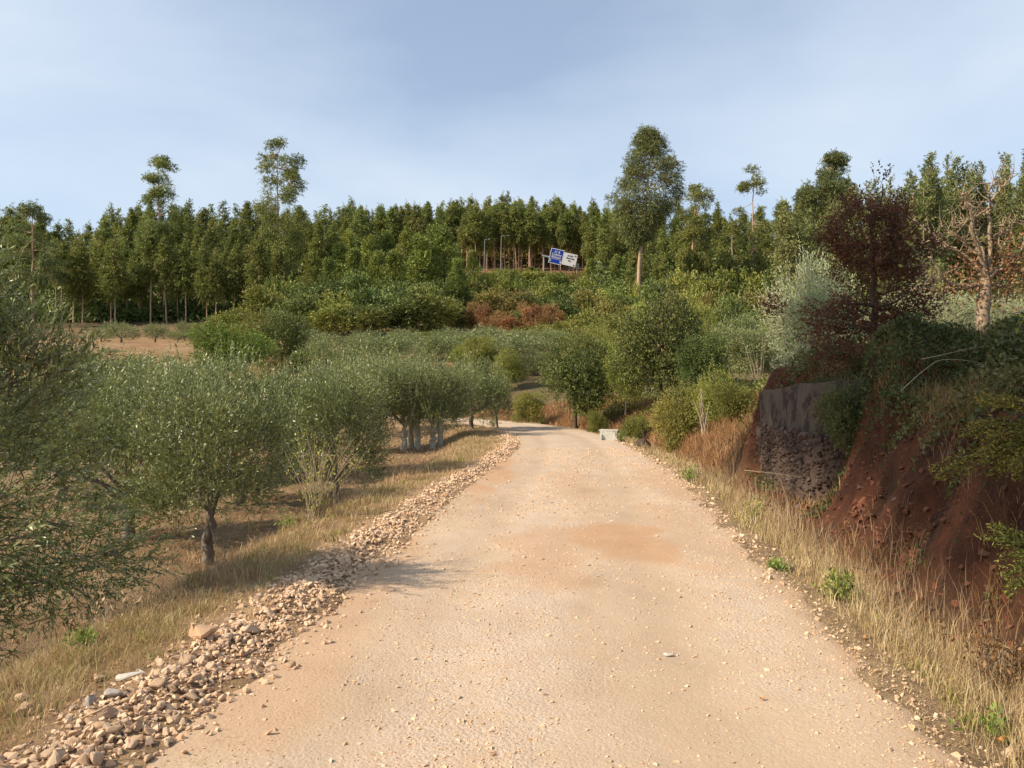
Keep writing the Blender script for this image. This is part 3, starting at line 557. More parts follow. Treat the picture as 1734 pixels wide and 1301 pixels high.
# ---------------------------------------------------------------- trees
def nrm(a): return a / (np.linalg.norm(a, axis=-1, keepdims=True) + 1e-9)
def limb(mb, a, b_, r0, r1, rng, bow=0.12, n=7, sides=6, lift=0.15):
    a = np.array(a, float); b_ = np.array(b_, float); t_ = np.linspace(0, 1, n)[:, None]; L_ = np.linalg.norm(b_ - a)
    off = rng.normal(0, 1, 3) * bow * L_; off[2] += -lift * L_
    p = a + (b_ - a) * t_ + off * (4 * t_ * (1 - t_)) * 0.6 + rng.normal(0, 0.02 * L_, (n, 3)) * np.sin(np.pi * t_)
    mb.tube(p, np.linspace(r0, r1, n), sides); return p
def tree_meshes(seed, blobs, trunk, r0, n_twig, n_leaf, twigL, leafL, leafW, up=0.4, out=0.8, droop=0.0, n_limb=6, n_sub=30, gap=0.35, gscale=1.6, twig_tubes=0, name='tree', inner=0.45, fork=1.0, rtip=None, leaf_spread=0.9, flare=1.5, tlo=0.0, thi=1.0):
    """blobs: (cx,cy,cz,rx,ry,rz,weight); trunk: polyline. Returns trunk mesh and crown mesh"""
    r = np.random.default_rng(seed); B = np.array(blobs, float); pr = B[:, 6] / B[:, 6].sum(); which = r.choice(len(B), n_twig, p=pr)
    d = nrm(r.normal(size=(n_twig, 3))); rad = r.uniform(inner ** 2, 1, n_twig) ** 0.5
    rad = rad * (1 + 0.22 * np.sin(d[:, 0] * 5 + which) * np.cos(d[:, 1] * 6 + seed) + 0.12 * np.sin(d[:, 2] * 9 + which * 2))
    P = B[which, :3] + d * B[which, 3:6] * rad[:, None]
    g = np.sin(P[:, 0] * gscale * 2.1 + seed) * np.sin(P[:, 1] * gscale * 1.9 + 2 * seed) + np.sin(P[:, 2] * gscale * 2.6 + seed * 3) * 0.7 + 0.5 * np.sin(P[:, 0] * gscale * 5 + P[:, 2] * gscale * 4)
    keep = (g > -1.6 + 2.0 * gap) | (r.uniform(0, 1, n_twig) < 0.25); P = P[keep]; d = d[keep]; g = g[keep]; which = which[keep]; n = len(P)
    ctr = np.average(B[:, :3], axis=0, weights=B[:, 6]); od = nrm((P - ctr) / B[:, 3:6].mean(0))
    T = nrm(od * out + d * 0.3 + np.array([0, 0, up]) + r.normal(0, 0.35, (n, 3))); TL = twigL * r.uniform(0.5, 1.25, n)
    m_ = n_leaf; tt = np.tile(np.linspace(0.12, 1.0, m_), n); rep = lambda a: np.repeat(a, m_, axis=0)
    LP = rep(P) + rep(T) * (rep(TL) * tt)[:, None]; LP[:, 2] -= droop * (rep(TL) * tt ** 2)
    LD = nrm(rep(T) * (0.55 + 0.5 * tt[:, None]) + nrm(r.normal(size=(n * m_, 3))) * leaf_spread + np.array([0, 0, -droop * 1.1]))
    LL_ = leafL * r.uniform(0.65, 1.25, n * m_)
    V, q = quads(LP, LD, LL_, LL_ * leafW, r)
    tn = np.clip(0.45 + 0.25 * rep(np.sin(which * 2.3 + seed)) * 0.6 + 0.19 * rep(r.normal(size=n)) + r.normal(0, 0.13, n * m_) + 0.22 * (tt - 0.6), tlo, thi)
    crown = MB(); crown.add(V, q, tn); cm = crown.mesh(name + '_crown')
    mb = MB(); tr = np.array(trunk, float); tl = np.linspace(0, 1, len(tr)); rt = r0 * 0.55 if rtip is None else rtip
    td = np.interp(np.linspace(0, 1, 14), tl, np.arange(len(tr))); pts = np.stack([np.interp(td, np.arange(len(tr)), tr[:, k_]) for k_ in range(3)], -1)
    if r0 > 0.05: pts[1:-1] += r.normal(0, r0 * 0.18, (12, 3)) * np.array([1, 1, 0])
    rr = np.linspace(r0, rt, 14); rr[0] *= flare; rr[1] *= 1 + (flare - 1) * 0.4; mb.tube(pts, rr, 9)
    i0 = int(13 * (fork if fork < 1 else 0.999))
    limbs = []
    sel = r.choice(len(P), min(n_limb, len(P)), replace=False)
    for k_ in sel:
        st = pts[-1] if fork >= 1 else pts[r.integers(i0, 14)]
        if fork < 1: st = pts[np.clip(np.searchsorted(pts[:, 2], P[k_, 2] - 0.35 * np.hypot(*(P[k_, :2] - pts[-1, :2]))), i0, 13)]
        tgt = st + (P[k_] - st) * 0.9; limbs.append(limb(mb, st, tgt, rt * 0.75 if fork >= 1 else r0 * 0.3, r0 * 0.09, r))
    if n_sub and limbs:
        allp = np.vstack([l_[2:] for l_ in limbs])
        for k_ in r.choice(len(P), min(n_sub, len(P)), replace=False):
            j = np.argmin(((allp - P[k_]) ** 2).sum(1)); limb(mb, allp[j], P[k_], r0 * 0.11, r0 * 0.03, r, n=5, sides=4)
    for k_ in r.choice(len(P), min(twig_tubes, len(P)), replace=False):
        e = P[k_] + T[k_] * TL[k_]; e = e - np.array([0, 0, droop * TL[k_]]); mb.tube(np.array([P[k_] - T[k_] * 0.15, P[k_] + T[k_] * TL[k_] * .5 - np.array([0, 0, droop * TL[k_] * .25]), e]), [0.004, 0.003, 0.0015], 3)
    return mb.mesh(name + '_trunk', True), cm
def make_tree(name, meshes, bark, leaf, loc, label, cat, group=None, scale=(1, 1, 1), rz=0.0, lean=(0, 0)):
    root = empty(name, loc); root.scale = scale; root.rotation_euler = (lean[0], lean[1], rz)
    for nm, me, mt in (('trunk', meshes[0], bark), ('crown', meshes[1], leaf)):
        if len(me.materials) == 0: me.materials.append(mt)
        o = bpy.data.objects.new(nm, me); COL.objects.link(o); o.parent = root; o.material_slots[0].link = 'OBJECT'; o.material_slots[0].material = mt
    return tag(root, label, cat, group)

ORD = ('leftmost second third fourth fifth sixth seventh eighth ninth tenth eleventh twelfth thirteenth fourteenth fifteenth sixteenth seventeenth eighteenth nineteenth twentieth twenty-first twenty-second twenty-third twenty-fourth twenty-fifth twenty-sixth twenty-seventh twenty-eighth').split()
def rank(items, k_):
    o_ = sorted(range(len(items)), key=lambda i_: items[i_][0]); r_ = o_.index(k_)
    return ORD[0] if r_ == 0 else ORD[r_] + ' from the left'
# --- olives
def olive_blobs(R_, h0, h1, seed, n=7):
    r = np.random.default_rng(seed); bl = []
    for k_ in range(n):
        a = k_ * 2 * np.pi / n + r.uniform(-.3, .3); rr = R_ * r.uniform(0.42, 0.6); cz = h0 + (h1 - h0) * r.uniform(0.30, 0.70)
        bl.append((rr * math.cos(a), rr * math.sin(a), cz, R_ * r.uniform(.28, .46), R_ * r.uniform(.28, .46), (h1 - h0) * r.uniform(.26, .44), 1))
    bl.append((0, 0, h0 + (h1 - h0) * 0.62, R_ * .5, R_ * .5, (h1 - h0) * .40, 1.3)); return bl
OLV = [tree_meshes(300 + k_, olive_blobs(1.45, 0.40, 2.7, 300 + k_, 9), [(0, 0, -0.2), (0.05, 0.02, 0.35), (-0.05, 0.05, 0.75)], 0.11, 3700, 12, 0.36, 0.072, 0.26, up=0.85, out=0.6, n_limb=7, n_sub=60, gap=0.68, gscale=2.4, twig_tubes=260, name='olive_mid', leaf_spread=0.75) for k_ in range(3)]
OLF = [tree_meshes(320 + k_, olive_blobs(1.5, 0.6, 2.6, 320 + k_, 9), [(0, 0, -0.3), (0.05, 0, 0.4), (0.0, 0.05, 0.8)], 0.12, 1150, 8, 0.42, 0.12, 0.3, up=0.6, out=0.7, n_limb=5, n_sub=14, gap=0.3, name='olive_far') for k_ in range(3)]
def olive(u, Y, vtop, wpx, label, group=None, var=0, far=False, bark='bark_olive', leaf='olive', base_h=None, zoff=0.0, cat='olive tree'):
    x = X(u, Y); z0 = H(x, Y) + zoff; h = Z(vtop, Y) - z0; wd = wpx / F * Y; ms = (OLF if far else OLV)[var % 3]
    return make_tree('olive_tree', ms, M[bark], M[leaf], (x, Y, z0), label, cat, group, (wd / 3.35, wd / 3.35, h / 2.85), rz=(var * 1.7 + u * 0.37) % 6.28)
# the big near olive at the left edge
nb_ = [(0.0, 0.2, 2.2, 0.85, 0.9, 0.85, 1.3), (0.3, 0, 2.95, 0.5, 0.6, 0.6, 1.1), (0.75, 0.1, 2.45, 0.5, 0.6, 0.5, 0.9), (0.35, -0.3, 3.05, 0.5, 0.4, 0.35, 0.7), (0.75, -0.3, 3.2, 0.36, 0.4, 0.3, 0.35), (1.1, 0.0, 2.6, 0.4, 0.4, 0.4, 0.55), (-0.6, 0.1, 2.6, 0.8, 0.8, 0.8, 0.8), (0.75, 0.1, 1.75, 0.6, 0.7, 0.55, 0.9), (0.0, -0.5, 1.35, 0.9, 0.6, 0.55, 1.0), (1.05, -0.1, 1.35, 0.65, 0.55, 0.45, 0.75), (0.6, -0.4, 0.85, 0.7, 0.5, 0.45, 0.7), (-1.0, 0.2, 1.8, 0.9, 0.9, 0.9, 1.0), (-0.9, -0.6, 1.0, 0.8, 0.6, 0.55, 0.7), (1.35, 0.3, 1.0, 0.5, 0.4, 0.4, 0.4)]
bigo = tree_meshes(350, nb_, [(-0.5, 0.2, -0.3), (-0.45, 0.2, 0.3), (-0.3, 0.15, 0.8)], 0.13, 6800, 15, 0.33, 0.058, 0.22, up=0.45, out=0.7, n_limb=9, n_sub=80, gap=0.66, gscale=2.6, twig_tubes=900, name='olive_near', leaf_spread=0.75, inner=0.3)
xb, yb = -4.85, 6.0
make_tree('olive_tree', bigo, M['bark_olive'], M['olive'], (xb, yb, H(xb, yb)), 'nearest large olive tree filling the left edge of the photo', 'olive tree')
G1 = 'olive trees beside the road'
olive(352, 10.9, 622, 345, 'olive tree with a dark leaning trunk standing in tree shadow left of the road', G1, 0)
olive(215, 12.6, 628, 330, 'olive tree just behind the nearest large one, trunk hidden by it', G1, 1)
olive(572, 14.6, 622, 235, 'small olive tree behind the yellow suckers on the left verge', G1, 2)
olive(405, 15.8, 600, 290, 'olive tree whose silvery shoot tips rise highest in the near row', G1, 1, leaf='olive')
olive(500, 19, 612, 250, 'olive tree behind the small one, in front of the dark bushes', G1, 0)
olive(300, 19, 618, 280, 'olive tree half hidden behind the tree in shadow', G1, 2)
olive(100, 17, 612, 330, 'olive tree behind the near one at left, only its top showing', G1, 0)
olive(600, 24, 612, 190, 'olive tree left of the white trunks', G1, 1)
oA = olive(683, 24.6, 606, 175, 'olive tree with a leaning whitewashed trunk, left of the pair', G1, 2, bark='bark_pale')
oB = olive(735, 24.8, 612, 190, 'olive tree with two pale forked trunks beside the bend', G1, 0, bark='bark_pale')
olive(800, 27.5, 606, 150, 'last olive tree before the track disappears behind it', G1, 1)
olive(842, 28.6, 640, 70, 'small drooping olive at the inside of the bend', G1, 2)
olive(640, 29, 610, 170, 'olive tree behind the white trunked ones', G1, 0)
# fallen-looking second stems of the whitewashed trees
for (u, Y, h_, ln, lb) in ((706, 24.9, 1.1, 0.12, 'short whitewashed stem between the two pale trunked olives'), (745, 25.0, 0.9, 0.05, 'greyish white stem right of the forked pale trunk'), (697, 25.3, 1.45, -0.1, 'knobbly whitewashed stem behind the leaning trunk')):
    mb = MB(); mb.tube([(0, 0, -.2), (ln * .3, 0, h_ * .4), (-ln * .2, 0, h_ * .75), (ln, 0.05, h_)], [.11, .09, .1, .06], 8); mb.tube([(-ln * .2, 0, h_ * .75), (ln - .2, 0, h_ * 1.1)], [.06, .03], 6)
    x_ = X(u, Y); pr = oB if u > 730 else oA; o = obj('stem', mb.mesh('olive_stem', True), M['bark_pale'], pr); o.matrix_basis = Matrix.LocRotScale(pr.location, pr.rotation_euler, pr.scale).inverted() @ Matrix.Translation((x_, Y, H(x_, Y))); o['label'] = lb
# mid-distance olives beyond the bend
G2 = 'olive trees in the grove beyond the bend'
L_IST = [(560, 52, 566, 70), (605, 58, 570, 60), (650, 50, 566, 85), (700, 54, 566, 75), (745, 48, 570, 90), (800, 50, 560, 95), (850, 47, 566, 90), (895, 50, 574, 80), (880, 60, 560, 70), (760, 62, 560, 70), (690, 66, 560, 60), (620, 66, 562, 55), (820, 66, 556, 65), (545, 44, 575, 60), (600, 42, 590, 75), (930, 58, 560, 70), (520, 62, 560, 50), (660, 41, 596, 70), (720, 40, 600, 80), (235, 38, 600, 110), (180, 41, 596, 100), (290, 36, 608, 100), (130, 48, 590, 90)]
for k_, (u, Y, vt, w) in enumerate(L_IST):
    olive(u, Y, vt - 4, w * 1.35, 'grey green grove olive behind the track bend, ' + rank(L_IST, k_), G2, k_, True)
for k_, (u, Y, vt, w, lb) in enumerate([(205, 85, 544, 72, 'rounded olive tree, largest on the bare terrace at left'), (263, 86, 547, 52, 'olive tree with a forked trunk, second on the bare terrace'), (172, 90, 552, 42, 'small olive at the left end of the bare terrace'), (312, 92, 543, 36, 'small darker olive in front of the trunks on the terrace'), (300, 84, 560, 50, 'low pale olive right of the forked one on the terrace'), (345, 86, 551, 44, 'olive at the right end of the bare terrace'), (328, 90, 556, 34, 'thin pale olive between larger ones on the terrace'), (186, 60, 590, 40, 'small bushy olive below the red terrace bank')]):
    olive(u, Y, vt, w, lb, 'olive trees on the bare terrace', k_, True)
olive(1372, 16.2, 438, 185, 'pale sunlit olive tree with a leaning trunk above the wall end', None, 1, leaf='olive_pale')
for k_, (u, Y, vt, w, lb) in enumerate([(1590, 21, 482, 150, 'pale olive behind the oak, left of the bare pollard'), (1520, 23, 500, 130, 'pale olive partly hidden by the red brown oak'), (1700, 22, 505, 120, 'pale olive behind the pollard trunk at right'), (1460, 20.5, 520, 120, 'pale olive low between the oak and the leaning olive'), (1645, 24, 510, 110, 'pale olive just behind the pollard trunk')]):
    olive(u, Y, vt, w, lb, 'pale olives on top of the right bank', k_, leaf='olive_pale')

# --- eucalypts: narrow plantation trees
def euc_blobs(seed, h=15.0, lo=0.42, rmax=1.5, n=15):
    r = np.random.default_rng(seed); bl = []
    for k_ in range(n):
        f = (k_ + 0.5) / n; zc = h * (lo + (0.98 - lo) * f); prof = rmax * (math.sin(min(1, f * 2.2 + 0.25) * math.pi / 2)) * (1 - f ** (1.7 + 0.5 * (seed % 3))) + 0.18
        a = r.uniform(0, 6.28); rr = prof * r.uniform(0.1, 0.55)
        bl.append((rr * math.cos(a), rr * math.sin(a), zc, prof * r.uniform(.5, .75), prof * r.uniform(.5, .75), h * 0.045 * r.uniform(0.8, 1.5), prof ** 1.5 + 0.1))
    return bl
EUC = []
for k_ in range(6):
    rm = [1.9, 1.6, 2.2, 1.8, 1.9, 2.2][k_]; lo = [0.30, 0.48, 0.24, 0.34, 0.50, 0.16][k_]
    EUC.append(tree_meshes(400 + k_, euc_blobs(400 + k_, 15, lo, rm), [(0, 0, -1), (0.15, 0.1, 5), (-.1, 0.1, 10), (0, 0, 14.6)], 0.13, 1100, 9, 0.8, 0.32, 0.36, up=0.35, out=0.6, droop=0.45, n_limb=14, n_sub=0, gap=0.22, gscale=0.9, name='eucalyptus', fork=lo, rtip=0.02, flare=1.2))
def rowtrees(us, Ys, vt, label, group, lf='euc', jit=8, seed=0, low=0.6, high=1.5, wid=1.0, prot=None):
    r = np.random.default_rng(seed)
    for k_, u in enumerate(us):
        u = u + r.uniform(-6, 6); Y = Ys[0] + (Ys[1] - Ys[0]) * r.uniform(); x = X(u, Y); z0 = H(x, Y); top = Z(vt(u) + r.normal(0, jit), Y); s = np.clip((top - z0) / 15.0, low, high)
        j = int(r.integers(0, 5)) if prot is None else prot[int(r.integers(0, len(prot)))]
        w = s * r.uniform(0.9, 1.2) * wid
        make_tree('eucalyptus_tree', EUC[j], M['bark_euc'], M[lf], (x, Y, z0), (label + ', ' + rank([(q_,) for q_ in us], k_)) if len(us) < 28 else label, 'eucalyptus tree', group, (w * r.uniform(.85, 1.2), w, s), rz=r.uniform(0, 6.28), lean=(r.normal(0, .035), r.normal(0, .035)))
def skyl(u): return np.interp(u, [-40, 0, 60, 90, 150, 180, 230, 310, 400, 550, 650, 760, 880, 960, 1030, 1130, 1230, 1320, 1345, 1420, 1480, 1560, 1734], [350, 352, 348, 376, 384, 346, 343, 342, 348, 352, 348, 343, 337, 342, 350, 352, 354, 356, 324, 304, 304, 274, 260])
GE = 'eucalyptus trees of the hillside plantation'
rowtrees(np.linspace(95, 480, 27), (122, 130), lambda u: np.interp(u, [95, 200, 300, 480], [405, 400, 405, 412]), 'eucalyptus at the dark front edge of the wood at left', GE + ' at left', seed=1)
rowtrees(np.linspace(-20, 560, 32), (140, 150), lambda u: skyl(u) + 28, 'eucalyptus standing inside the wood at left', GE + ' at left', seed=2)
rowtrees(np.linspace(-20, 620, 38), (160, 175), lambda u: skyl(u), 'eucalyptus on the skyline of the wood at left', GE + ' at left', seed=3, jit=7, high=1.8)
rowtrees(np.linspace(785, 1035, 34), (184.5, 188), lambda u: skyl(u) + 14, 'slender bare-stemmed eucalyptus on the front edge behind the soil clearing', GE + ' in the centre', seed=4, jit=5, prot=[1, 4, 3, 1], wid=0.95)
rowtrees(np.linspace(560, 1040, 42), (192, 200), lambda u: skyl(u) + 4, 'eucalyptus on the central skyline of the hill', GE + ' in the centre', seed=5, jit=5, prot=[1, 4, 3, 0])
rowtrees(np.linspace(600, 1040, 26), (206, 214), lambda u: skyl(u) - 2, 'eucalyptus on the central skyline of the hill', GE + ' in the centre', seed=6, jit=5, prot=[1, 4, 3, 0])
rowtrees(np.linspace(1000, 1400, 24), (146, 155), lambda u: 385 + 0 * u, 'eucalyptus in the wood right of the sign', GE + ' at right', seed=7)
rowtrees(np.linspace(1010, 1420, 26), (165, 178), lambda u: skyl(u), 'eucalyptus on the skyline right of the tall feathered tree', GE + ' at right', seed=8, high=1.8)
rowtrees(np.linspace(1330, 1760, 21), (92, 102), lambda u: skyl(u) + 22, 'tall conical eucalyptus behind the red brown oak', 'conical eucalyptus trees at right', 'eucgrey', seed=9, jit=12, high=2.0, wid=0.8, prot=[5, 2])
rowtrees(np.linspace(1370, 1770, 16), (112, 120), lambda u: skyl(u), 'conical eucalyptus on the skyline at right', 'conical eucalyptus trees at right', 'eucgrey', seed=10, jit=10, high=2.2, wid=0.75, prot=[5, 2])
rowtrees(np.linspace(1040, 1330, 14), (122, 132), lambda u: 425 + 0 * u, 'lower eucalyptus in front of the wood at right', GE + ' at right', seed=12, prot=[5, 2])

def understorey(name, n, ur, yr, hr, leaf, mat, label, seed):
    r = np.random.default_rng(seed); Y = r.uniform(*yr, n); u = r.uniform(*ur, n); x = X(u, Y); hh = r.uniform(0, 1, n) ** 0.8 * (hr[0] + (hr[1] - hr[0]) * vnoise(x * 0.25, Y * 0.25, seed)); P = np.stack([x, Y, H(x, Y) + hh], -1)
    L_ = leaf * r.uniform(.6, 1.3, n); V, q = quads(P, r.normal(size=(n, 3)), L_, L_ * .6, r); tn = np.clip(vnoise(x * .3, Y * .3, seed + 3) * .6 + r.normal(.1, .15, n), 0, 1); o = obj(name, mesh_of(name, V, [q], tn), mat); tag(o, label, kind='stuff')
understorey('wood_scrub', 26000, (-60, 520), (126, 137), (1, 4.5), .6, M['dark'], 'dark scrub between the front stems of the wood at left', 64)
understorey('wood_understorey', 52000, (-60, 640), (133, 185), (2, 10), .8, M['dark'], 'dense dark understorey inside the wood at left', 61)
understorey('wood_understorey', 16000, (760, 1060), (203, 222), (1.5, 7), .8, M['brown'], 'brown understorey behind the bare stems of the hill', 62)
understorey('wood_understorey', 30000, (1000, 1780), (126, 185), (2, 9), .8, M['dark'], 'dense understorey inside the wood at right', 63)
# --- tall feature eucalypts: separate drooping clumps on forking limbs
def clumps(profile, n, seed, cr=(0.7, 1.3), flat_=0.7):
    """profile: list (z, xmin, xmax) outline in metres"""
    r = np.random.default_rng(seed); pz = np.array(profile, float); bl = []
    for k_ in range(n):
        z_ = r.uniform(pz[0, 0], pz[-1, 0]); a = np.interp(z_, pz[:, 0], pz[:, 1]); b_ = np.interp(z_, pz[:, 0], pz[:, 2]); cx = (a + b_) / 2; hw = (b_ - a) / 2
        c_ = r.uniform(*cr); t_ = r.uniform(0, 6.28); q = (r.uniform(0.35, 1) ** 0.6) * max(hw - c_ * 0.6, 0.05)
        bl.append((cx + q * math.cos(t_), q * math.sin(t_) * 0.9, z_, c_, c_, c_ * flat_, c_ ** 2))
    return bl
def feature(u, Y, vbase, vtop, prof, n, label, seed, ntw=1500, cr=(0.8, 1.4), leafm='euc', r0=0.3, nleaf=8, leafL=0.28, bendx=0.0, inner=0.3, gap=0.2, nlimb=26):
    x = X(u, Y); z0 = H(x, Y); pm = F / Y
    pr_ = sorted([(Z(v, Y) - z0, (a - u) / pm, (b_ - u) / pm) for (v, a, b_) in prof]); h = Z(vtop, Y) - z0
    bl = clumps(pr_, n, seed, cr); tr = [(0, 0, -1), (bendx * .2, 0, h * .3), (bendx * .6, 0.2, h * .6), (bendx, 0, h * .94)]
    ms = tree_meshes(seed, bl, tr, r0, ntw, nleaf, 0.6, leafL, 0.32, up=0.25, out=0.5, droop=0.6, n_limb=nlimb, n_sub=25, gap=gap, gscale=0.8, name='tall_eucalyptus', fork=0.4, rtip=0.05, inner=inner, flare=1.3)
    return make_tree('eucalyptus_tree', ms, M['bark_euc'], M[leafm], (x, Y, z0), label, 'eucalyptus tree')
feature(1078, 119, 500, 224, [(405, 1065, 1100), (385, 1050, 1120), (365, 1038, 1140), (350, 1032, 1150), (340, 1025, 1150), (320, 1030, 1160), (290, 1050, 1160), (265, 1062, 1140), (240, 1072, 1130), (224, 1085, 1110)], 170, 'tallest eucalyptus, with a broad feathered crown and pale trunk, right of the road sign', 501, 13000, (1.0, 1.7), leafm='eucgrey', r0=0.42, bendx=2.4, nleaf=7)
feature(470, 128, 462, 243, [(460, 450, 500), (400, 445, 515), (345, 435, 525), (325, 440, 520), (300, 440, 512), (270, 437, 512), (250, 450, 500), (243, 460, 490)], 80, 'tall eucalyptus with an open, see-through crown rising above the wood at left', 502, 5500, (0.8, 1.4), r0=0.34, inner=0.5, gap=0.3)
feature(268, 140, 470, 266, [(460, 240, 300), (400, 235, 310), (350, 240, 310), (325, 245, 305), (300, 250, 285), (285, 246, 302), (268, 262, 296)], 52, 'tall ragged eucalyptus with a flat leaning tip above the left wood', 503, 5500, (0.9, 1.5), r0=0.3)
feature(1168, 132, 495, 313, [(480, 1150, 1200), (400, 1145, 1210), (350, 1155, 1210), (330, 1162, 1203), (313, 1172, 1192)], 46, 'medium eucalyptus with pale trunk, directly right of the tallest one', 504, 5000, (0.9, 1.4), bendx=1.2)
feature(1275, 135, 480, 278, [(470, 1245, 1310), (400, 1240, 1310), (350, 1238, 1316), (330, 1245, 1314), (318, 1245, 1300), (300, 1264, 1290), (280, 1262, 1292)], 34, 'thin sparse eucalyptus with gaps showing sky in its top', 505, 1800, (0.7, 1.15), r0=0.2, inner=0.55, gap=0.35)
feature(1410, 105, 480, 266, [(450, 1360, 1440), (380, 1340, 1450), (330, 1345, 1450), (300, 1385, 1450), (280, 1388, 1440), (266, 1400, 1425)], 60, 'bushy dark eucalyptus rising behind the red brown oak', 506, 8000, (0.9, 1.6), leafm='eucgrey')
feature(1240, 128, 490, 380, [(480, 1215, 1265), (420, 1212, 1268), (380, 1230, 1252)], 14, 'mid height eucalyptus with bare pale lower trunk left of the sparse one', 507, 1600, (0.8, 1.2), r0=0.22)
feature(55, 120, 480, 348, [(480, 10, 110), (420, 0, 105), (380, 20, 95), (350, 40, 75)], 26, 'dark bushy eucalyptus at the far left of the skyline', 508, 3600, (0.9, 1.5), leafm='eucgrey')
# out-of-frame trees at left that shade the right bank
for k_, (xx, yy, zl, zh, ya, yb_, lb) in enumerate([(-25, -7.0, 24.9, 34.5, -5.0, 5.0, 'tall tree with a high forward-leaning crown, outside the picture at left'), (-26.5, -12.2, 25.4, 35, -12.5, -3.6, 'second tall high-crowned tree behind the camera, outside the picture at left')]):
    g0 = H(xx, yy); rb_ = np.random.default_rng(540 + k_); bl = []
    for q in range(175):
        c_ = rb_.uniform(1.0, 1.5); xl = rb_.uniform(-2.6, 2.6); bl.append((xl, rb_.uniform(ya, yb_) - yy, rb_.uniform(zl + .9, zh - 1) - g0 - .66 * xl, c_, c_, c_ * .7, c_ ** 2))
    ms = tree_meshes(520 + k_, bl, [(0, 0, -1), (0.2, -.3, (zl - g0) * .5), (0, .2, zl - g0 - 1), (0, (ya + yb_) / 2 - yy, zh - g0 - 2)], 0.22, 13000, 7, 0.7, 0.4, 0.36, up=0.2, out=0.5, droop=0.4, n_limb=16, n_sub=0, gap=0.12, gscale=0.8, name='shade_eucalyptus', fork=0.8, rtip=0.05, inner=0.1)
    make_tree('eucalyptus_tree', ms, M['bark_euc'], M['eucgrey'], (xx, yy, g0), lb, 'eucalyptus tree')

# --- pines
def pine_blobs(seed, h=13.0, rm=2.6):
    r = np.random.default_rng(seed); bl = []
    for k_ in range(40):
        f = (k_ + .5) / 40; zc = h * (0.22 + 0.77 * f); prof = rm * (1 - f) ** 0.75 * (0.75 + 0.25 * math.sin(f * 30)) + 0.15; a = k_ * 2.4 + r.uniform(-.4, .4); rr = prof * r.uniform(.5, .95)
        bl.append((rr * math.cos(a), rr * math.sin(a), zc, 0.55 * r.uniform(.8, 1.4), 0.55 * r.uniform(.8, 1.4), 0.7, 1))
    return bl
PIN = [tree_meshes(600 + k_, pine_blobs(600 + k_, 13, [2.6, 2.2, 2.9][k_]), [(0, 0, -1), (0.1, 0, 6), (0, 0, 12.6)], 0.17, 1700, 7, 0.55, 0.36, 0.26, up=1.0, out=0.5, n_limb=30, n_sub=0, gap=0.2, gscale=0.9, name='pine', fork=0.2, rtip=0.03) for k_ in range(3)]
L_IST = [(556, 112, 440, 60), (600, 114, 425, 80), (640, 118, 430, 70), (668, 112, 428, 80), (712, 116, 400, 90), (750, 118, 388, 92), (775, 112, 440, 60), (625, 126, 402, 78), (690, 130, 392, 76), (735, 132, 385, 70), (575, 128, 415, 70), (655, 134, 396, 66), (590, 142, 395, 60), (770, 128, 415, 60), (530, 120, 430, 60), (800, 150, 425, 40), (1000, 140, 440, 50), (1045, 135, 435, 60), (900, 165, 452, 34), (870, 168, 458, 30)]
for k_, (u, Y, vt, w) in enumerate(L_IST):
    x = X(u, Y); z0 = H(x, Y); s = (Z(vt, Y) - z0) / 13.2; w_ = w / F * Y / 5.6
    make_tree('pine_tree', PIN[k_ % 3], M['bark_dark'], M['pine'], (x, Y, z0), ('yellow green pine on the slope, ' + rank(L_IST, k_) + ' of the pines') if k_ < 15 else ('small green pine near the road sign, ' + rank(L_IST, k_) + ' of the pines'), 'pine tree', 'young pines on the slope' if k_ < 15 else 'small pines near the clearing', (w_, w_, s), rz=k_ * 1.3)

# --- round bushes and small broadleaf trees
def bush_blobs(seed, n=9):
    r = np.random.default_rng(seed); bl = [(0, 0, 0.55, 0.34, 0.34, 0.36, 1.2)]
    for k_ in range(n):
        a = k_ * 2.4 + r.uniform(-.4, .4); rr = r.uniform(.2, .32); bl.append((rr * math.cos(a), rr * math.sin(a), r.uniform(.22, .75), r.uniform(.16, .26), r.uniform(.16, .26), r.uniform(.15, .24), .7))
    return bl
BSH = [tree_meshes(700 + k_, bush_blobs(700 + k_), [(0, 0, -.1), (0.01, 0, .15), (0, 0.01, .3)], 0.025, 1500, 7, 0.09, 0.045, 0.5, up=0.4, out=0.8, n_limb=8, n_sub=20, gap=0.28, gscale=7, name='bush', leaf_spread=1.1, inner=0.5) for k_ in range(4)]
BSN = [tree_meshes(720 + k_, bush_blobs(720 + k_, 12), [(0, 0, -.1), (0.01, 0, .15), (0, 0.01, .35)], 0.025, 4600, 8, 0.065, 0.023, 0.5, up=0.4, out=0.8, n_limb=10, n_sub=50, gap=0.28, gscale=8, name='shrub', leaf_spread=1.1, inner=0.5) for k_ in range(3)]
def bush(u, Y, vt, w, mat, label, group=None, k_=0, near=False, sink=0.0, cat='bush', name='bush', vb=None, tall=1.0):
    x = X(u, Y); z0 = H(x, Y) - sink; h = Z(vt, Y) - z0; w_ = w / F * Y
    if vb is not None: z0 = Z(vb, Y); h = Z(vt, Y) - z0
    return make_tree(name, (BSN if near else BSH)[k_ % (3 if near else 4)], M['bark_dark'], M[mat], (x, Y, z0), label, cat, group, (w_, w_, h), rz=(k_ * 1.1 + u) % 6.28)
bush(1118, 26, 478, 158, 'dark', 'large dark evergreen tree on the bank right of the bend', None, 0, True, cat='tree', name='evergreen_tree', vb=695)
bush(1060, 28.5, 560, 90, 'green', 'green bush between the two dark evergreens', None, 1, True, vb=690)
bush(975, 29.5, 552, 128, 'dark', 'dense dark evergreen bush overhanging the outside of the bend', None, 2, True, cat='tree', name='evergreen_tree', vb=712)
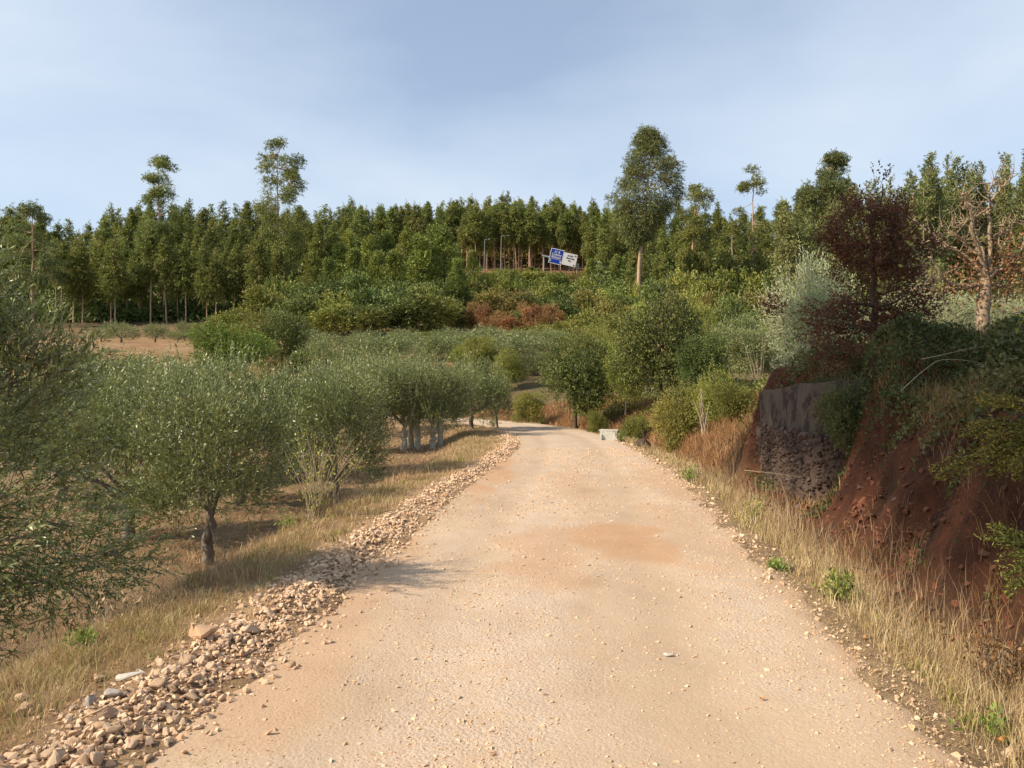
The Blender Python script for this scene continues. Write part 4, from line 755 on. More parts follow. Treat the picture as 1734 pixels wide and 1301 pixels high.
bush(1185, 24, 560, 100, 'dark', 'dark green bush on the right flank of the large evergreen', None, 1, True, vb=665)
bush(388, 44, 534, 138, 'bright', 'bright leafy green tree below the bare terrace', None, 0, True, cat='tree', name='leafy_tree', vb=648)
bush(478, 48, 518, 100, 'dark', 'dark rounded bush right of the bright green tree', None, 1, True, vb=640)
bush(395, 62, 520, 80, 'green', 'dull green bush behind the bright leafy tree', None, 2, vb=590)
bush(430, 58, 528, 80, 'brown', 'brownish green bush behind the dark rounded one', None, 3, vb=600)
bush(510, 44, 585, 46, 'dark', 'small dark bush beside the grove at left', None, 0, vb=640)
bush(600, 45, 590, 42, 'dark', 'small dark bush standing among the grove olives', None, 1, vb=645)
L_IST = [(575, 47, 588, 44, 'green'), (635, 56, 572, 44, 'yellow'), (672, 60, 566, 50, 'green'), (790, 46, 572, 60, 'green'), (815, 44, 566, 70, 'green'), (770, 54, 562, 60, 'green'), (860, 42, 582, 60, 'green'), (730, 62, 560, 50, 'yellow'), (905, 46, 590, 50, 'olive'), (545, 66, 560, 40, 'green'), (700, 38, 604, 50, 'olive'), (880, 68, 552, 60, 'green')]
for k_, (u, Y, vt, w, mt) in enumerate(L_IST):
    bush(u, Y, vt, w, mt, 'green bush growing between the grove olives, ' + rank(L_IST, k_), 'bushes between the grove olives', k_, near=True)
G = 'dark evergreen oaks below the pines'
L_IST = [(450, 100, 478, 84), (500, 98, 492, 90), (540, 104, 472, 100), (590, 98, 486, 100), (640, 96, 482, 106), (690, 95, 492, 110), (735, 96, 498, 90), (665, 104, 468, 90), (715, 106, 470, 90), (560, 92, 510, 90), (620, 90, 512, 90), (765, 100, 505, 70), (480, 108, 462, 80), (610, 110, 458, 80), (755, 112, 470, 80)]
for k_, (u, Y, vt, w) in enumerate(L_IST):
    bush(u, Y, vt, w, 'dark' if k_ % 3 else 'green', 'dark evergreen oak massed below the pines, ' + rank(L_IST, k_), G, k_, vb=565 - (100 - Y) * -1.5 if Y > 100 else 568, cat='tree', name='evergreen_oak')
G = 'rust coloured bushes below the clearing'
L_IST = [(832, 90, 534, 44), (868, 88, 536, 48), (850, 95, 524, 42), (822, 98, 508, 34), (900, 96, 512, 40), (938, 98, 513, 44), (922, 90, 530, 34), (800, 100, 508, 30), (885, 104, 506, 30)]
for k_, (u, Y, vt, w) in enumerate(L_IST):
    bush(u, Y, vt, w, 'rust', 'rust coloured bush below the soil clearing, ' + rank(L_IST, k_), G, k_, vb=562)
L_IST = [(830, 112, 480, 80, 'brown'), (870, 110, 488, 76, 'brown'), (845, 130, 462, 70, 'green'), (890, 130, 468, 80, 'green'), (930, 120, 478, 84, 'green'), (965, 118, 480, 80, 'dark'), (910, 108, 496, 80, 'dark'), (955, 104, 496, 76, 'dark'), (1000, 108, 486, 80, 'brown'), (1025, 120, 468, 80, 'dark'), (990, 130, 462, 70, 'green'), (1045, 112, 478, 80, 'green'), (940, 145, 458, 70, 'green'), (885, 100, 524, 44, 'dark'), (820, 140, 455, 60, 'pine'), (860, 150, 452, 60, 'green'), (900, 155, 453, 60, 'pine'), (800, 128, 468, 60, 'yellow'), (1060, 100, 500, 70, 'dark'), (790, 115, 485, 60, 'green'), (985, 158, 455, 50, 'brown'), (1030, 160, 452, 60, 'green'), (960, 160, 462, 36, 'yellow'), (920, 162, 458, 40, 'brown'), (840, 165, 456, 50, 'yellow'), (880, 166, 455, 50, 'brown')]
for k_, (u, Y, vt, w, mt) in enumerate(L_IST):
    bush(u, Y, vt, w, mt, '%s scrub bush on the slope under the sign, ' % dict(dark='dark green', pine='bright green').get(mt, mt) + rank(L_IST, k_), 'scrub bushes on the slope under the sign', k_, vb=Z2 if False else None, sink=1.0)
G = 'yellowing bushes behind the bend'
L_IST = [(1005, 84, 508, 66), (1035, 82, 503, 70), (985, 78, 525, 70), (1020, 72, 528, 80), (960, 66, 540, 80), (1010, 56, 545, 90), (940, 62, 552, 70), (1055, 66, 520, 70), (1030, 44, 560, 80), (905, 76, 545, 60), (980, 50, 556, 70)]
for k_, (u, Y, vt, w) in enumerate(L_IST):
    bush(u, Y, vt, w, 'yellow' if k_ % 3 != 2 else 'green', 'yellow green bush behind the dark evergreens at the bend, ' + rank(L_IST, k_), G, k_, near=Y < 60, vb=650 if Y < 60 else 610)
G = 'green bushes behind the wall end'
L_IST = [(1230, 34, 545, 90, 'olive'), (1275, 32, 552, 100, 'olive'), (1320, 34, 530, 90, 'olive'), (1200, 42, 530, 80, 'green'), (1250, 48, 528, 80, 'olive'), (1300, 50, 535, 80, 'green'), (1350, 40, 560, 80, 'olive'), (1180, 60, 505, 80, 'green'), (1400, 36, 560, 90, 'olive')]
for k_, (u, Y, vt, w, mt) in enumerate(L_IST):
    bush(u, Y, vt, w, mt, 'soft grey green bush in the hollow behind the wall, ' + rank(L_IST, k_), G, k_, near=True, vb=645)
L_IST = [(1215, 70, 485, 80, 'brown'), (1250, 66, 492, 84, 'dark'), (1290, 68, 488, 80, 'brown'), (1180, 76, 480, 70, 'green'), (1140, 80, 480, 70, 'brown'), (1320, 64, 490, 70, 'rust'), (1235, 60, 510, 60, 'dark'), (1280, 58, 512, 70, 'dark'), (1350, 70, 470, 80, 'brown'), (1400, 66, 470, 80, 'dark'), (1450, 62, 470, 80, 'green'), (1500, 60, 470, 80, 'dark'), (1560, 58, 470, 90, 'dark'), (1620, 56, 468, 90, 'green'), (1680, 54, 466, 90, 'dark'), (1730, 54, 460, 90, 'dark'), (1100, 90, 495, 80, 'green'), (1120, 110, 470, 80, 'dark'), (1200, 105, 455, 90, 'green'), (1260, 104, 450, 90, 'green'), (1320, 100, 450, 90, 'dark'), (1160, 112, 455, 80, 'green'), (1380, 96, 430, 90, 'green'), (1090, 118, 475, 60, 'green')]
for k_, (u, Y, vt, w, mt) in enumerate(L_IST):
    bush(u, Y, vt, w, mt, 'bush at the foot of the right eucalyptus wood, ' + rank(L_IST, k_), 'bushes below the wood at right', k_, sink=1.5)
for k_, (u, Y, vt, w, mt, lb) in enumerate([(1010, 26.5, 690, 40, 'yellow', 'low yellow green bush at the outer road edge left of the white block'), (895, 33, 660, 60, 'yellow', 'yellow green bramble on the bank behind the bend'), (1150, 20, 640, 90, 'yellow', 'yellowing bush on the sunlit bank left of the wall'), (1245, 18.5, 640, 90, 'yellow', 'leafy yellow green bush touching the left end of the wall'), (1075, 24, 700, 60, 'green', 'green bramble hanging over the ditch by the culvert'), (1210, 19.5, 610, 70, 'green', 'green bush behind the dead sapling')]):
    bush(u, Y, vt, w, mt, lb, None, k_, near=True, sink=0.3)

# --- the red-brown oak
oak_b = []
ro = np.random.default_rng(77); Yo = 11.0; uo = 1478
def OB(u, v, r_, wt=1.0, dy=0.0): oak_b.append((X(u, Yo) - X(uo, Yo), dy, Z(v, Yo) - zo, r_ * 1.1, r_ * 1.1, r_ * .95, wt))
zo = H(X(uo, Yo), Yo)
for (u, v, r_) in [(1468, 345, .22), (1450, 380, .3), (1490, 385, .3), (1425, 420, .3), (1470, 430, .4), (1515, 410, .33), (1530, 350, .2), (1440, 470, .35), (1490, 480, .42), (1530, 460, .33), (1450, 520, .3), (1500, 530, .42), (1535, 520, .25), (1480, 570, .38), (1520, 575, .33), (1430, 570, .25), (1400, 555, .2), (1370, 540, .16), (1335, 518, .14), (1440, 600, .24), (1400, 600, .2), (1500, 620, .35), (1405, 400, .16), (1545, 430, .2), (1470, 310, .1)]:
    OB(u, v, r_ , r_ ** 2 * 10, ro.uniform(-.45, .45))
ms = tree_meshes(78, oak_b, [(0.05, 0, -.3), (0.02, 0, 0.4), (0.0, 0, 1.2), (-0.02, 0, 2.2)], 0.075, 3900, 8, 0.2, 0.048, 0.5, up=0.35, out=0.5, n_limb=30, n_sub=140, gap=0.72, gscale=3.2, twig_tubes=300, name='oak', fork=0.25, rtip=0.02, inner=0.2, leaf_spread=1.2)
make_tree('oak_tree', ms, M['bark_dark'], M['oak'], (X(uo, Yo), Yo, zo), 'shaded oak with dead red brown leaves on the right bank', 'oak tree')
bush(1500, 10.4, 600, 130, 'under', 'dark green shrub under the red brown oak', None, 1, True, sink=0.2)
bush(1445, 10.0, 622, 110, 'under', 'dark leafy shrub hiding the near end of the wall', None, 0, True, sink=0.5)
bush(1400, 11.6, 628, 100, 'under', 'low dark shrub spilling over the wall top', None, 2, True, sink=0.3)

# --- bare pollarded tree
Yp = 18.0; up_ = 1668; xp = X(up_, Yp); zp = H(xp, Yp)
def PP(u, v, dy=0.0): return np.array([X(u, Yp) - xp, dy, Z(v, Yp) - zp])
mb = MB(); rp_ = np.random.default_rng(5)
base = PP(1668, 560); mb.tube([(0, 0, -.3), (0, 0, 0.05), PP(1664, 530), PP(1668, 500), PP(1670, 470)], [.21, .165, .145, .14, .11], 12)
brs = [([(1670, 475), (1650, 440), (1620, 420), (1560, 370), (1548, 368)], .10), ([(1668, 480), (1625, 490), (1590, 470), (1570, 440), (1555, 415)], .10), ([(1672, 472), (1655, 430), (1640, 395), (1632, 355), (1615, 335)], .10), ([(1632, 355), (1637, 330)], .04),
       ([(1672, 468), (1668, 420), (1660, 390), (1655, 335)], .07), ([(1655, 430), (1628, 400), (1605, 380)], .06), ([(1675, 465), (1680, 430), (1682, 370), (1680, 350), (1700, 325), (1724, 298), (1734, 290)], .10), ([(1680, 352), (1663, 335), (1660, 315)], .045), ([(1680, 350), (1640, 375), (1625, 380)], .05),
       ([(1676, 470), (1700, 445), (1730, 425), (1760, 400)], .10), ([(1670, 485), (1640, 480), (1600, 490), (1565, 484)], .06), ([(1674, 480), (1710, 488), (1745, 470)], .06), ([(1700, 445), (1690, 410), (1695, 370)], .05), ([(1590, 470), (1575, 480), (1550, 470)], .04), ([(1625, 490), (1590, 500), (1570, 500)], .04), ([(1620, 420), (1600, 415), (1590, 395)], .045), ([(1682, 400), (1710, 390), (1730, 370)], .05), ([(1640, 395), (1655, 365), (1680, 352)], .04), ([(1730, 425), (1745, 380), (1760, 350)], .06)]
for pts_, r_ in brs:
    dy0 = rp_.uniform(-.5, .5); P_ = np.array([PP(u, v, dy0 * (i_ / (len(pts_) - 1))) for i_, (u, v) in enumerate(pts_)]); td = np.linspace(0, len(P_) - 1, 4 * len(P_)); P_ = np.stack([np.interp(td, np.arange(len(P_)), P_[:, c_]) for c_ in range(3)], -1); P_[1:-1] += rp_.normal(0, .018, P_[1:-1].shape)
    mb.tube(P_, np.linspace(r_ * .6, r_ * .12, len(P_)), 7)
    for q in range(20):
        i_ = rp_.integers(len(P_) // 4, len(P_)); dd = nrm(rp_.normal(size=3) + np.array([0, 0, .5])); L_ = rp_.uniform(.15, .55); mb.tube([P_[i_], P_[i_] + dd * L_ * .5 + rp_.normal(0, .03, 3), P_[i_] + dd * L_ + np.array([0, 0, .08])], [.013, .008, .003], 4)
proot = empty('pollarded_tree', (xp, Yp, zp)); obj('trunk', mb.mesh('pollard_trunk', True), M['bark_fig'], proot)
lp = []; 
for (u, v, r_, n_) in [(1700, 450, .45, 160), (1640, 480, .4, 120), (1600, 485, .3, 60), (1720, 420, .5, 170), (1690, 500, .4, 90), (1640, 440, .3, 60), (1735, 470, .5, 150)]:
    lp.append(PP(u, v) + rp_.normal(0, r_ * .6, (n_ * 2, 3)))
lp = np.vstack(lp); V, q = quads(lp, rp_.normal(size=lp.shape) + np.array([0, 0, -.6]), rp_.uniform(.06, .12, len(lp)), rp_.uniform(.035, .06, len(lp)), rp_)
obj('foliage', mesh_of('pollard_leaves', V, [q], rp_.uniform(0.2, 1, len(lp))), M['rust'], proot); tag(proot, 'leafless pollarded tree with pale trunk and orange dead leaves on the bank', 'tree')
# yellow-leaved branches reaching in from the right edge
def leafy_branch(path, Y, n, leaf, mat, label, seed, name='leafy_branch', bark='cane', r0=0.012, w=0.55, side=0.25, cat='branch', ground=True):
    r = np.random.default_rng(seed); P_ = np.array([(X(u, Y), Y, Z(v, Y)) for u, v in path]); td = np.linspace(0, len(P_) - 1, 16); P_ = np.stack([np.interp(td, np.arange(len(P_)), P_[:, c_]) for c_ in range(3)], -1)
    root = empty(name, tuple(P_[0])); Q = P_ - P_[0]; mb = MB(); mb.tube(Q, np.linspace(r0, r0 * .3, 16), 5); ends = []
    for k_ in range(10):
        i_ = r.integers(4, 15); dd = nrm((Q[15] - Q[3]) * .6 + r.normal(0, .5, 3) * np.linalg.norm(Q[15])); e = Q[i_] + dd * side * r.uniform(.5, 1.2); mb.tube([Q[i_], (Q[i_] + e) / 2 + r.normal(0, .01, 3), e], [r0 * .4, r0 * .3, r0 * .15], 4); ends.append((Q[i_], e))
    obj('stem', mb.mesh('stem', True), M[bark], root); lp = []; ld = []
    for k_ in range(n):
        a, e = ends[r.integers(0, len(ends))]; t_ = r.uniform(.2, 1); lp.append(a + (e - a) * t_); ld.append(nrm((e - a)) * .6 + r.normal(0, .6, 3))
    lp = np.array(lp); V, q = quads(lp, np.array(ld), leaf * r.uniform(.7, 1.2, n), leaf * w * r.uniform(.8, 1.1, n), r); obj('foliage', mesh_of('foliage', V, [q], r.uniform(0, 1, n)), M[mat], root); return tag(root, label, cat)
leafy_branch([(1850, 470), (1780, 420), (1725, 372)], 7.5, 60, .085, 'figleaf', 'branch with yellow green leaves entering at the right edge, upper one', 1)
leafy_branch([(1860, 560), (1780, 530), (1722, 528)], 7.5, 40, .075, 'figleaf', 'branch with a few yellow leaves by the pollard base, lower one', 2)
leafy_branch([(1640, 560), (1590, 500), (1545, 415)], 9.5, 14, .07, 'figleaf', 'thin twig with two bright leaves in front of the oak edge', 3, r0=0.006)
# gorse sprays at the right edge
def gorse(path, Y, n, label, seed, mat='gorse', L=.028):
    r = np.random.default_rng(seed); A = np.array((X(path[0][0], Y + .5), Y + .5, Z(path[0][1], Y))); root = empty('gorse_bush', tuple(A)); mb = MB(); lp = []; ld = []
    for (u, v) in path[1:]:
        for s_ in range(5):
            e = np.array((X(u + r.normal(0, 12), Y), Y + r.normal(0, .12), Z(v + r.normal(0, 12), Y))) - A; t_ = np.linspace(0, 1, 9)[:, None]; c_ = e * t_ + np.array([0, 0, .12]) * (4 * t_ * (1 - t_)); mb.tube(c_, np.linspace(.009, .003, 9), 4)
            m_ = n; tt = r.uniform(.25, 1, m_) ** .6; p = np.stack([np.interp(tt, t_[:, 0], c_[:, k_]) for k_ in range(3)], -1); dd = nrm(e)[None] * .9 + r.normal(0, .55, (m_, 3)); lp.append(p + r.normal(0, .016, (m_, 3))); ld.append(dd)
    obj('stem', mb.mesh('stem', True), M['bark_dark'], root); lp = np.vstack(lp); ld = np.vstack(ld); V, q = quads(lp, ld, L * r.uniform(.6, 1.5, len(lp)), L * .3 * r.uniform(.7, 1.3, len(lp)), r); obj('foliage', mesh_of('foliage', V, [q], np.clip(r.normal(.5, .3, len(lp)), 0, 1)), M[mat], root); return tag(root, label, 'bush')
gorse([(1830, 780), (1640, 735), (1612, 812), (1660, 690), (1690, 760), (1700, 800), (1730, 745), (1655, 780)], 5.3, 300, 'gorse bush with golden sprays hanging from the right bank', 8)
gorse([(1820, 1060), (1690, 912), (1705, 960), (1725, 1000), (1740, 930)], 4.7, 120, 'green broom sprig at the right edge below the gorse', 9, 'green')

# ---------------------------------------------------------------- retaining wall
wy = np.linspace(9.2, 13.6, 70); wz = np.linspace(0, 1, 30)
root = empty('retaining_wall', (0, 0, 0))
def wall_x(y): return along(y, halfw(y) + 1.22)[0] + 1.5 * smooth(y, 10.7, 9.2)
def wall_top(y): return np.interp(y, [9.2, 10.2, 11.5, 13.6], [1.40, 1.68, 1.63, 1.53]) + 0.07 * fbm(y * 1.6, y * 0 + 4, 4, 85)
Yg, Tg = np.meshgrid(wy, wz); bot = 0.92; top_ = wall_top(Yg); Zg = bot + (top_ - bot) * Tg
Xg = wall_x(Yg) + 0.10 + 0.03 * Tg + 0.02 * fbm(Yg * 3, Zg * 3, 4, 81)
def slab(Xg, Yg, Zg, thick):
    ny, nx = Xg.shape; A = np.stack([Xg, Yg, Zg], -1).reshape(-1, 3); B_ = A + np.array([thick, 0, 0]); i = np.arange(ny - 1)[:, None] * nx + np.arange(nx - 1)[None]
    q = np.stack([i, i + 1, i + nx + 1, i + nx], -1).reshape(-1, 4); n_ = ny * nx; loop = np.concatenate([np.arange(nx), np.arange(2 * nx - 1, n_, nx), np.arange(n_ - 2, n_ - nx - 1, -1), np.arange(n_ - 2 * nx, 0, -nx)]); l2 = np.roll(loop, -1)
    return np.vstack([A, B_]), [q[:, ::-1], q + n_, np.stack([loop, l2, l2 + n_, loop + n_], -1)]
V, Fs = slab(Xg, Yg, Zg, 0.35); obj('upper_panel', mesh_of('upper_panel', V, [np.vstack(Fs)], smooth=False), M['render'], root)
Zg = -0.35 + (bot - 0.004 + 0.35) * Tg; Xg = wall_x(Yg) + 0.06 * Tg + 0.05 * fbm(Yg * 2.5, Zg * 2.5, 4, 83); V, Fs = slab(Xg, Yg, Zg, 0.4)
rb = obj('rubble_face', mesh_of('rubble_face', V, [np.vstack(Fs)], tint=np.full(sum(map(len, Fs)), .3)), M['wallstone'], root)
r = np.random.default_rng(3); n = 2600; yy = r.uniform(9.5, 13.65, n); zz_ = r.uniform(-.25, .96, n); P = np.stack([wall_x(yy) + .012 + .06 * (zz_ + .3) / 1.2, yy, zz_], -1); o = obj('stonework', scatter(ROCKS, P, r.uniform(.025, .085, n), r, .4, 'stonework'), M['wallstone'], root)
o['kind'] = 'stuff'
tag(root, 'old stone retaining wall with a plastered upper course in the right bank', 'wall')

# ---------------------------------------------------------------- culvert block, pipe mouth, dead sapling, suckers, canes
xb, yb = X(1031, 22.6) , 22.6; zb = float(surf(np.array([xb]), np.array([yb]))[0])
mb = MB(); mb.box((0, 0, .1), (.50, .22, .34)); mb.box((0.0, 0.02, .285), (.54, .27, .035)); mb.box((-.22, -.14, .06), (.06, .07, .22)); mb.box((.22, -.14, .06), (.06, .07, .22))
me = mb.mesh('culvert_block'); o = obj('culvert_block', me, M['concrete']); o.location = (xb, yb, zb); o.rotation_euler = (0, 0, -.25); tag(o, 'small white concrete block at the outer edge of the bend', 'concrete block')
V, Fa = ROCKS[5]; o = obj('ditch_boulder', mesh_of('ditch_boulder', V, [Fa], np.full(len(Fa), .2)), M['wallstone']); xx = X(1092, 20.4); o.location = (xx, 20.4, H(xx, 20.4) + .12); o.scale = (.34, .4, .3); tag(o, 'dark brown boulder in the ditch right of the white block', 'boulder')
def canes(name, x, y, n, h, spread, r_, mat, label, cat, seed, leaf=None, nl=0, bow=.3, z=None):
    r = np.random.default_rng(seed); z0 = float(surf(np.array([x]), np.array([y]))[0]) if z is None else z; root = empty(name, (x, y, z0)); mb = MB(); lp = []; ld = []
    for k_ in range(n):
        a = r.uniform(0, 6.28); hh = h * r.uniform(.5, 1.1); sp_ = spread * r.uniform(.2, 1.1); b0 = r.normal(0, .05, 3) * np.array([1, 1, 0]); t_ = np.linspace(0, 1, 7)[:, None]
        e = np.array([math.cos(a) * sp_, math.sin(a) * sp_, hh]); c_ = b0 + e * t_; c_[:, :2] += -e[:2] * .3 * (4 * t_ * (1 - t_)) * .5; c_ += r.normal(0, .006, c_.shape); mb.tube(c_, np.linspace(r_, r_ * .3, 7), 4)
        for q in range(3):
            i_ = r.integers(2, 6); dd = nrm(r.normal(size=3) + np.array([0, 0, 1.2])); mb.tube([c_[i_], c_[i_] + dd * hh * .2], [r_ * .4, r_ * .15], 3)
        for q in range(nl): tt = r.uniform(.1, 1); lp.append(c_[0] + (c_[-1] - c_[0]) * tt + r.normal(0, .02, 3)); ld.append(r.normal(0, .6, 3) + np.array([0, 0, .5]))
    obj('stems', mb.mesh('stems', True), M[mat], root)
    if leaf: lp = np.array(lp); V, q = quads(lp, np.array(ld), r.uniform(.03, .06, len(lp)), r.uniform(.01, .02, len(lp)), r); obj('foliage', mesh_of('foliage', V, [q], r.uniform(0, 1, len(lp))), M[leaf], root)
    return tag(root, label, cat)
canes('sucker_clump', X(537, 9.6), 9.6, 30, 1.05, .55, .006, 'cane', 'clump of yellow suckers growing from the left verge', 'shrub', 3, 'figleaf', 14)
canes('weed_clump', X(490, 9.4), 9.4, 16, .26, .2, .003, 'cane', 'low yellow green weed left of the suckers', 'plant', 4, 'bright', 22)
canes('dry_stalks', X(372, 7.0), 7.0, 7, .62, .22, .003, 'cane', 'leaning dry stalks in front of the shaded olive trunk', 'dry stalks', 5)
canes('wild_oats', X(192, 5.4), 5.4, 9, .30, .14, .0018, 'cane', 'wild oat stalks with pale seed heads by the tree shadow', 'grass clump', 6, 'straw', 5)
canes('wild_oats', X(150, 5.0), 5.0, 7, .26, .12, .0018, 'cane', 'second wild oat tuft nearer the left edge', 'grass clump', 16, 'straw', 5)
canes('green_weed', X(150, 4.85), 4.85, 12, .09, .08, .002, 'cane', 'small bright green weed at the left verge edge', 'plant', 7, 'bright', 16)
canes('green_weed', X(1452, 5.6), 5.9, 22, .22, .14, .002, 'cane', 'bright green weed at the foot of the right bank', 'plant', 8, 'bright', 20)
canes('green_weed', X(1166, 13.2), 13.2, 18, .24, .16, .003, 'cane', 'green weed at the road edge beyond the wall', 'plant', 9, 'bright', 18)
canes('green_weed', X(1313, 6.9), 6.9, 12, .06, .12, .002, 'cane', 'flat green weed on the right road edge', 'plant', 10, 'bright', 14)
canes('green_weed', X(1670, 3.75), 3.75, 12, .05, .1, .0015, 'cane', 'tiny green weed near the lower right corner', 'plant', 11, 'bright', 14)
canes('green_weed', X(1296, 9.0), 9.4, 14, .3, .14, .002, 'cane', 'slender green weed in the verge below the wall', 'plant', 12, 'green', 16)
canes('roadside_shrub', X(1052, 21.9), 21.9, 20, .35, .25, .003, 'cane', 'green weed just right of the white block', 'plant', 13, 'bright', 26)
canes('roadside_shrub', X(835, 29.2), 29.2, 20, .4, .25, .003, 'cane', 'green tuft at the inner edge of the bend', 'plant', 14, 'green', 26)
canes('dead_sapling', X(1192, 18.6), 18.6, 9, 1.25, .22, .022, 'cane', 'pale dead sapling on the sunlit bank', 'dead sapling', 15)
canes('dead_stalk', X(1545, 4.9), 5.0, 4, .55, .2, .004, 'cane', 'bare forked dead stalk in front of the red bank', 'dead stalk', 17)
canes('dead_stalk', X(1430, 7.2), 7.5, 5, .6, .2, .004, 'cane', 'dry stalk leaning against the foot of the bank', 'dead stalk', 18)
canes('thistle', X(1312, 9.2), 9.0, 6, .42, .12, .003, 'cane', 'dry thistle below the wall at the road edge', 'dry thistle', 19, 'straw', 6)
canes('thin_saplings', X(1285, 28), 28, 12, 2.1, .7, .012, 'cane', 'thin pale saplings in the hollow behind the wall', 'saplings', 20)
canes('dry_fern', X(1690, 4.6), 4.7, 16, .4, .22, .003, 'cane', 'dry brown fern at the right edge below the bank', 'fern', 21, 'rust', 26)
def arc_cane(p, Y0, Y1, label, r_=.006):
    n_ = len(p); P_ = np.array([(X(u, Y0 + (Y1 - Y0) * i_ / (n_ - 1)), Y0 + (Y1 - Y0) * i_ / (n_ - 1), Z(v, Y0 + (Y1 - Y0) * i_ / (n_ - 1))) for i_, (u, v) in enumerate(p)]); td = np.linspace(0, n_ - 1, 20); Q = np.stack([np.interp(td, np.arange(n_), P_[:, c_]) for c_ in range(3)], -1)
    k3 = np.ones(3) / 3; Q[1:-1] = (Q[:-2] + Q[1:-1] + Q[2:]) / 3; mb = MB(); mb.tube(Q - Q[0], np.linspace(r_, r_ * .4, 20), 5); o = obj('bramble_cane', mb.mesh('bramble_cane', True), M['cane']); o.location = tuple(Q[0]); tag(o, label, 'bramble cane')
arc_cane([(1525, 662), (1560, 630), (1590, 608), (1640, 610), (1670, 618)], 8.4, 8.4, 'pale bramble cane bent sharply over the shaded bank')
arc_cane([(1560, 608), (1600, 600), (1640, 590), (1690, 584)], 8.8, 8.8, 'long nearly level bramble cane above the bent one')
arc_cane([(1260, 796), (1300, 800), (1360, 808)], 9.3, 9.0, 'thin level cane across the foot of the wall', .004)
arc_cane([(1340, 895), (1335, 850), (1325, 820), (1310, 795)], 8.6, 8.6, 'curved dry cane rising in front of the wall', .005)
arc_cane([(500, 770), (520, 800), (540, 860)], 10.2, 10.0, 'thin dry cane leaning beside the suckers', .004)
# fallen leaves
def fallen(u, v, size, mat, label):
    Y = 2145.0 / (v - 650); x = X(u, Y); n_ = 9; a = np.linspace(0, 2 * np.pi, n_, endpoint=False); rr = size * (1 + .25 * np.cos(3 * a)); V = np.stack([rr * np.cos(a), rr * .7 * np.sin(a), .25 * size * np.cos(2 * a) + .4 * size], -1); V = np.vstack([V, [[0, 0, .15 * size]]]); V2 = V - np.array([0, 0, .0012])
    Fa = np.array([[n_, i_, (i_ + 1) % n_] for i_ in range(n_)]); me = mesh_of('fallen_leaf', np.vstack([V, V2]), [Fa, Fa[:, ::-1] + n_ + 1]); o = obj('fallen_leaf', me, M[mat]); o.location = (x, Y, float(surf(np.array([x]), np.array([Y]))[0]) + .01); tag(o, label, 'fallen leaf')
fallen(1603, 1152, .028, 'dry_leaf_yellow', 'yellow fallen leaf on the dry grass at right'); fallen(1692, 1243, .034, 'dry_leaf_orange', 'curled orange fallen leaf near the lower right corner')
fallen(1290, 1188, .016, 'dry_leaf_orange', 'small brown leaf lying on the track'); fallen(1462, 1085, .018, 'dry_leaf_orange', 'brown leaf at the right road edge')

# ---------------------------------------------------------------- road sign on its gantry, lamps
Ysg = 178.0; pm = F / Ysg
root = empty('road_sign', (X(953, Ysg), Ysg, Z(437, Ysg))); root.rotation_euler = (0, R(13), 0)
def plate(w, h, x0, z0, d, mat, name, par, y=0.0, r_=.12):
    mb = MB(); mb.box((x0, y, z0), (w, d, h)); return obj(name, mb.mesh(name), M[mat], par)
bw = 22.5 / pm; bh = 25.5 / pm; ww = 23.5 / pm; wh = 21 / pm
bl = plate(bw, bh, -bw / 2 - .02, 0.05, .08, 'sign_white', 'blue_panel', root); tag(bl, 'blue panel with white border')
plate(bw - .28, bh - .28, -bw / 2 - .02, 0.05, .02, 'sign_blue', 'panel_face', bl, -.05)
wp = plate(ww, wh, ww / 2 + .02, 0.02, .08, 'sign_white', 'white_panel', root); tag(wp, 'white panel with dark lettering')
def text(s_, x0, z0, size, mat, par):
    cu = bpy.data.curves.new('lettering', 'FONT'); cu.body = s_; cu.size = size; cu.align_x = 'CENTER'; cu.align_y = 'CENTER'; cu.extrude = 0.01; cu.offset = 0.012
    to = bpy.data.objects.new('tmp', cu); COL.objects.link(to); dg = bpy.context.evaluated_depsgraph_get(); me = bpy.data.meshes.new_from_object(to.evaluated_get(dg)); bpy.data.objects.remove(to)
    me.materials.clear(); o = obj('lettering', me, M[mat], par); o.rotation_euler = (R(90), 0, 0); o.location = (x0, -.075, z0); return o
text('IC 8', -bw / 2, 1.05, .72, 'sign_white', bl); text('Castelo', -bw / 2, .45, .72, 'sign_white', bl); text('Branco', -bw / 2, -.15, .78, 'sign_white', bl)
mb = MB(); mb.box((-bw / 2, -.07, -.62), (bw - .5, .02, .06)); mb.box((-bw + .35, -.07, -1.1), (.22, .02, .35)); mb.box((-.35, -.07, -1.1), (.32, .02, .4)); obj('arrows', mb.mesh('arrows'), M['sign_white'], bl)
text('N 237', ww / 2, .85, .5, 'sign_black', wp); text('Zona Ind.', ww / 2 + .1, .3, .5, 'sign_black', wp); text('Pta', ww / 2, -.3, .5, 'sign_black', wp)
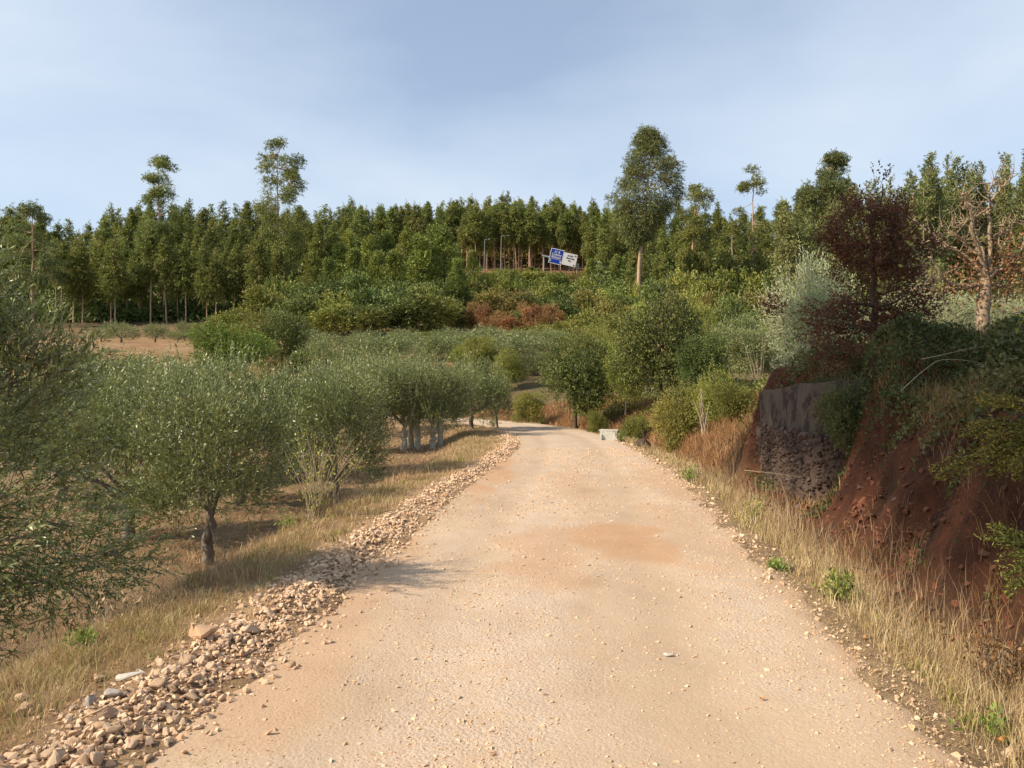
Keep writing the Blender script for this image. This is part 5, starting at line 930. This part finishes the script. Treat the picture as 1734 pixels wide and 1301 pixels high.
mb = MB(); mb.box((ww - .45, -.07, 1.05), (.35, .02, .35)); obj('emblem', mb.mesh('emblem'), M['sign_red'], wp); mb = MB(); mb.box((ww - .4, -.07, -1.1), (.2, .02, .35)); obj('arrow', mb.mesh('arrow'), M['sign_black'], wp)
mb = MB(); mb.box((-bw - .75, .35, -.35), (2.2, .35, .35)); mb.box((0.6, .35, -.55), (bw + ww + .6, .3, .3)); mb.box((ww + .45, .35, -1.0), (.9, .3, .3)); obj('beam', mb.mesh('beam'), M['galvanised_steel'], root)
o_ = root.matrix_basis.inverted()
for (u, v0, v1) in ((921, 433, 475), (977, 452, 485)):
    a = Vector((X(u, Ysg), Ysg + .35, Z(v0, Ysg))); g_ = Vector((X(u, Ysg), Ysg + .35, min(H(X(u, Ysg), Ysg), Z(v1, Ysg)) - .3))
    mtx = (Matrix.Translation(root.location) @ root.rotation_euler.to_matrix().to_4x4()).inverted(); a = mtx @ a; g_ = mtx @ g_
    mb = MB(); mb.tube([tuple(a), tuple((a + g_) / 2), tuple(g_)], .13, 8); obj('post', mb.mesh('post', True), M['galvanised_steel'], root)
tag(root, 'blue and white motorway direction sign tilted on its gantry above the scrub', 'road sign')
for (u, vt, arm, lb) in ((849, 399, 1.1, 'tallest lamp post with a short arm beside the soil clearing'), (794, 424, .0, 'shorter lamp post left of the soil clearing'), (821, 405, .5, 'thin lamp post between the other two, partly hidden by stems')):
    Y = 174.0; x = X(u, Y); z0 = H(x, Y); h = Z(vt, Y) - z0; root = empty('lamp_post', (x, Y, z0)); mb = MB(); mb.tube([(-.25 if arm else 0, 0, -.5), (-.12 if arm else 0, 0, h * .5), (0, 0, h)], [.075, .06, .05], 8); obj('pole', mb.mesh('pole', True), M['galvanised_steel'], root)
    mb = MB(); mb.tube([(0, 0, h - .05), (arm * .6 + .2, 0, h + .05)], [.06, .05], 6); mb.box((arm + .45, 0, h + .06), (.6, .2, .1)); obj('lamp_head', mb.mesh('lamp_head'), M['galvanised_steel'], root); tag(root, lb, 'lamp post')
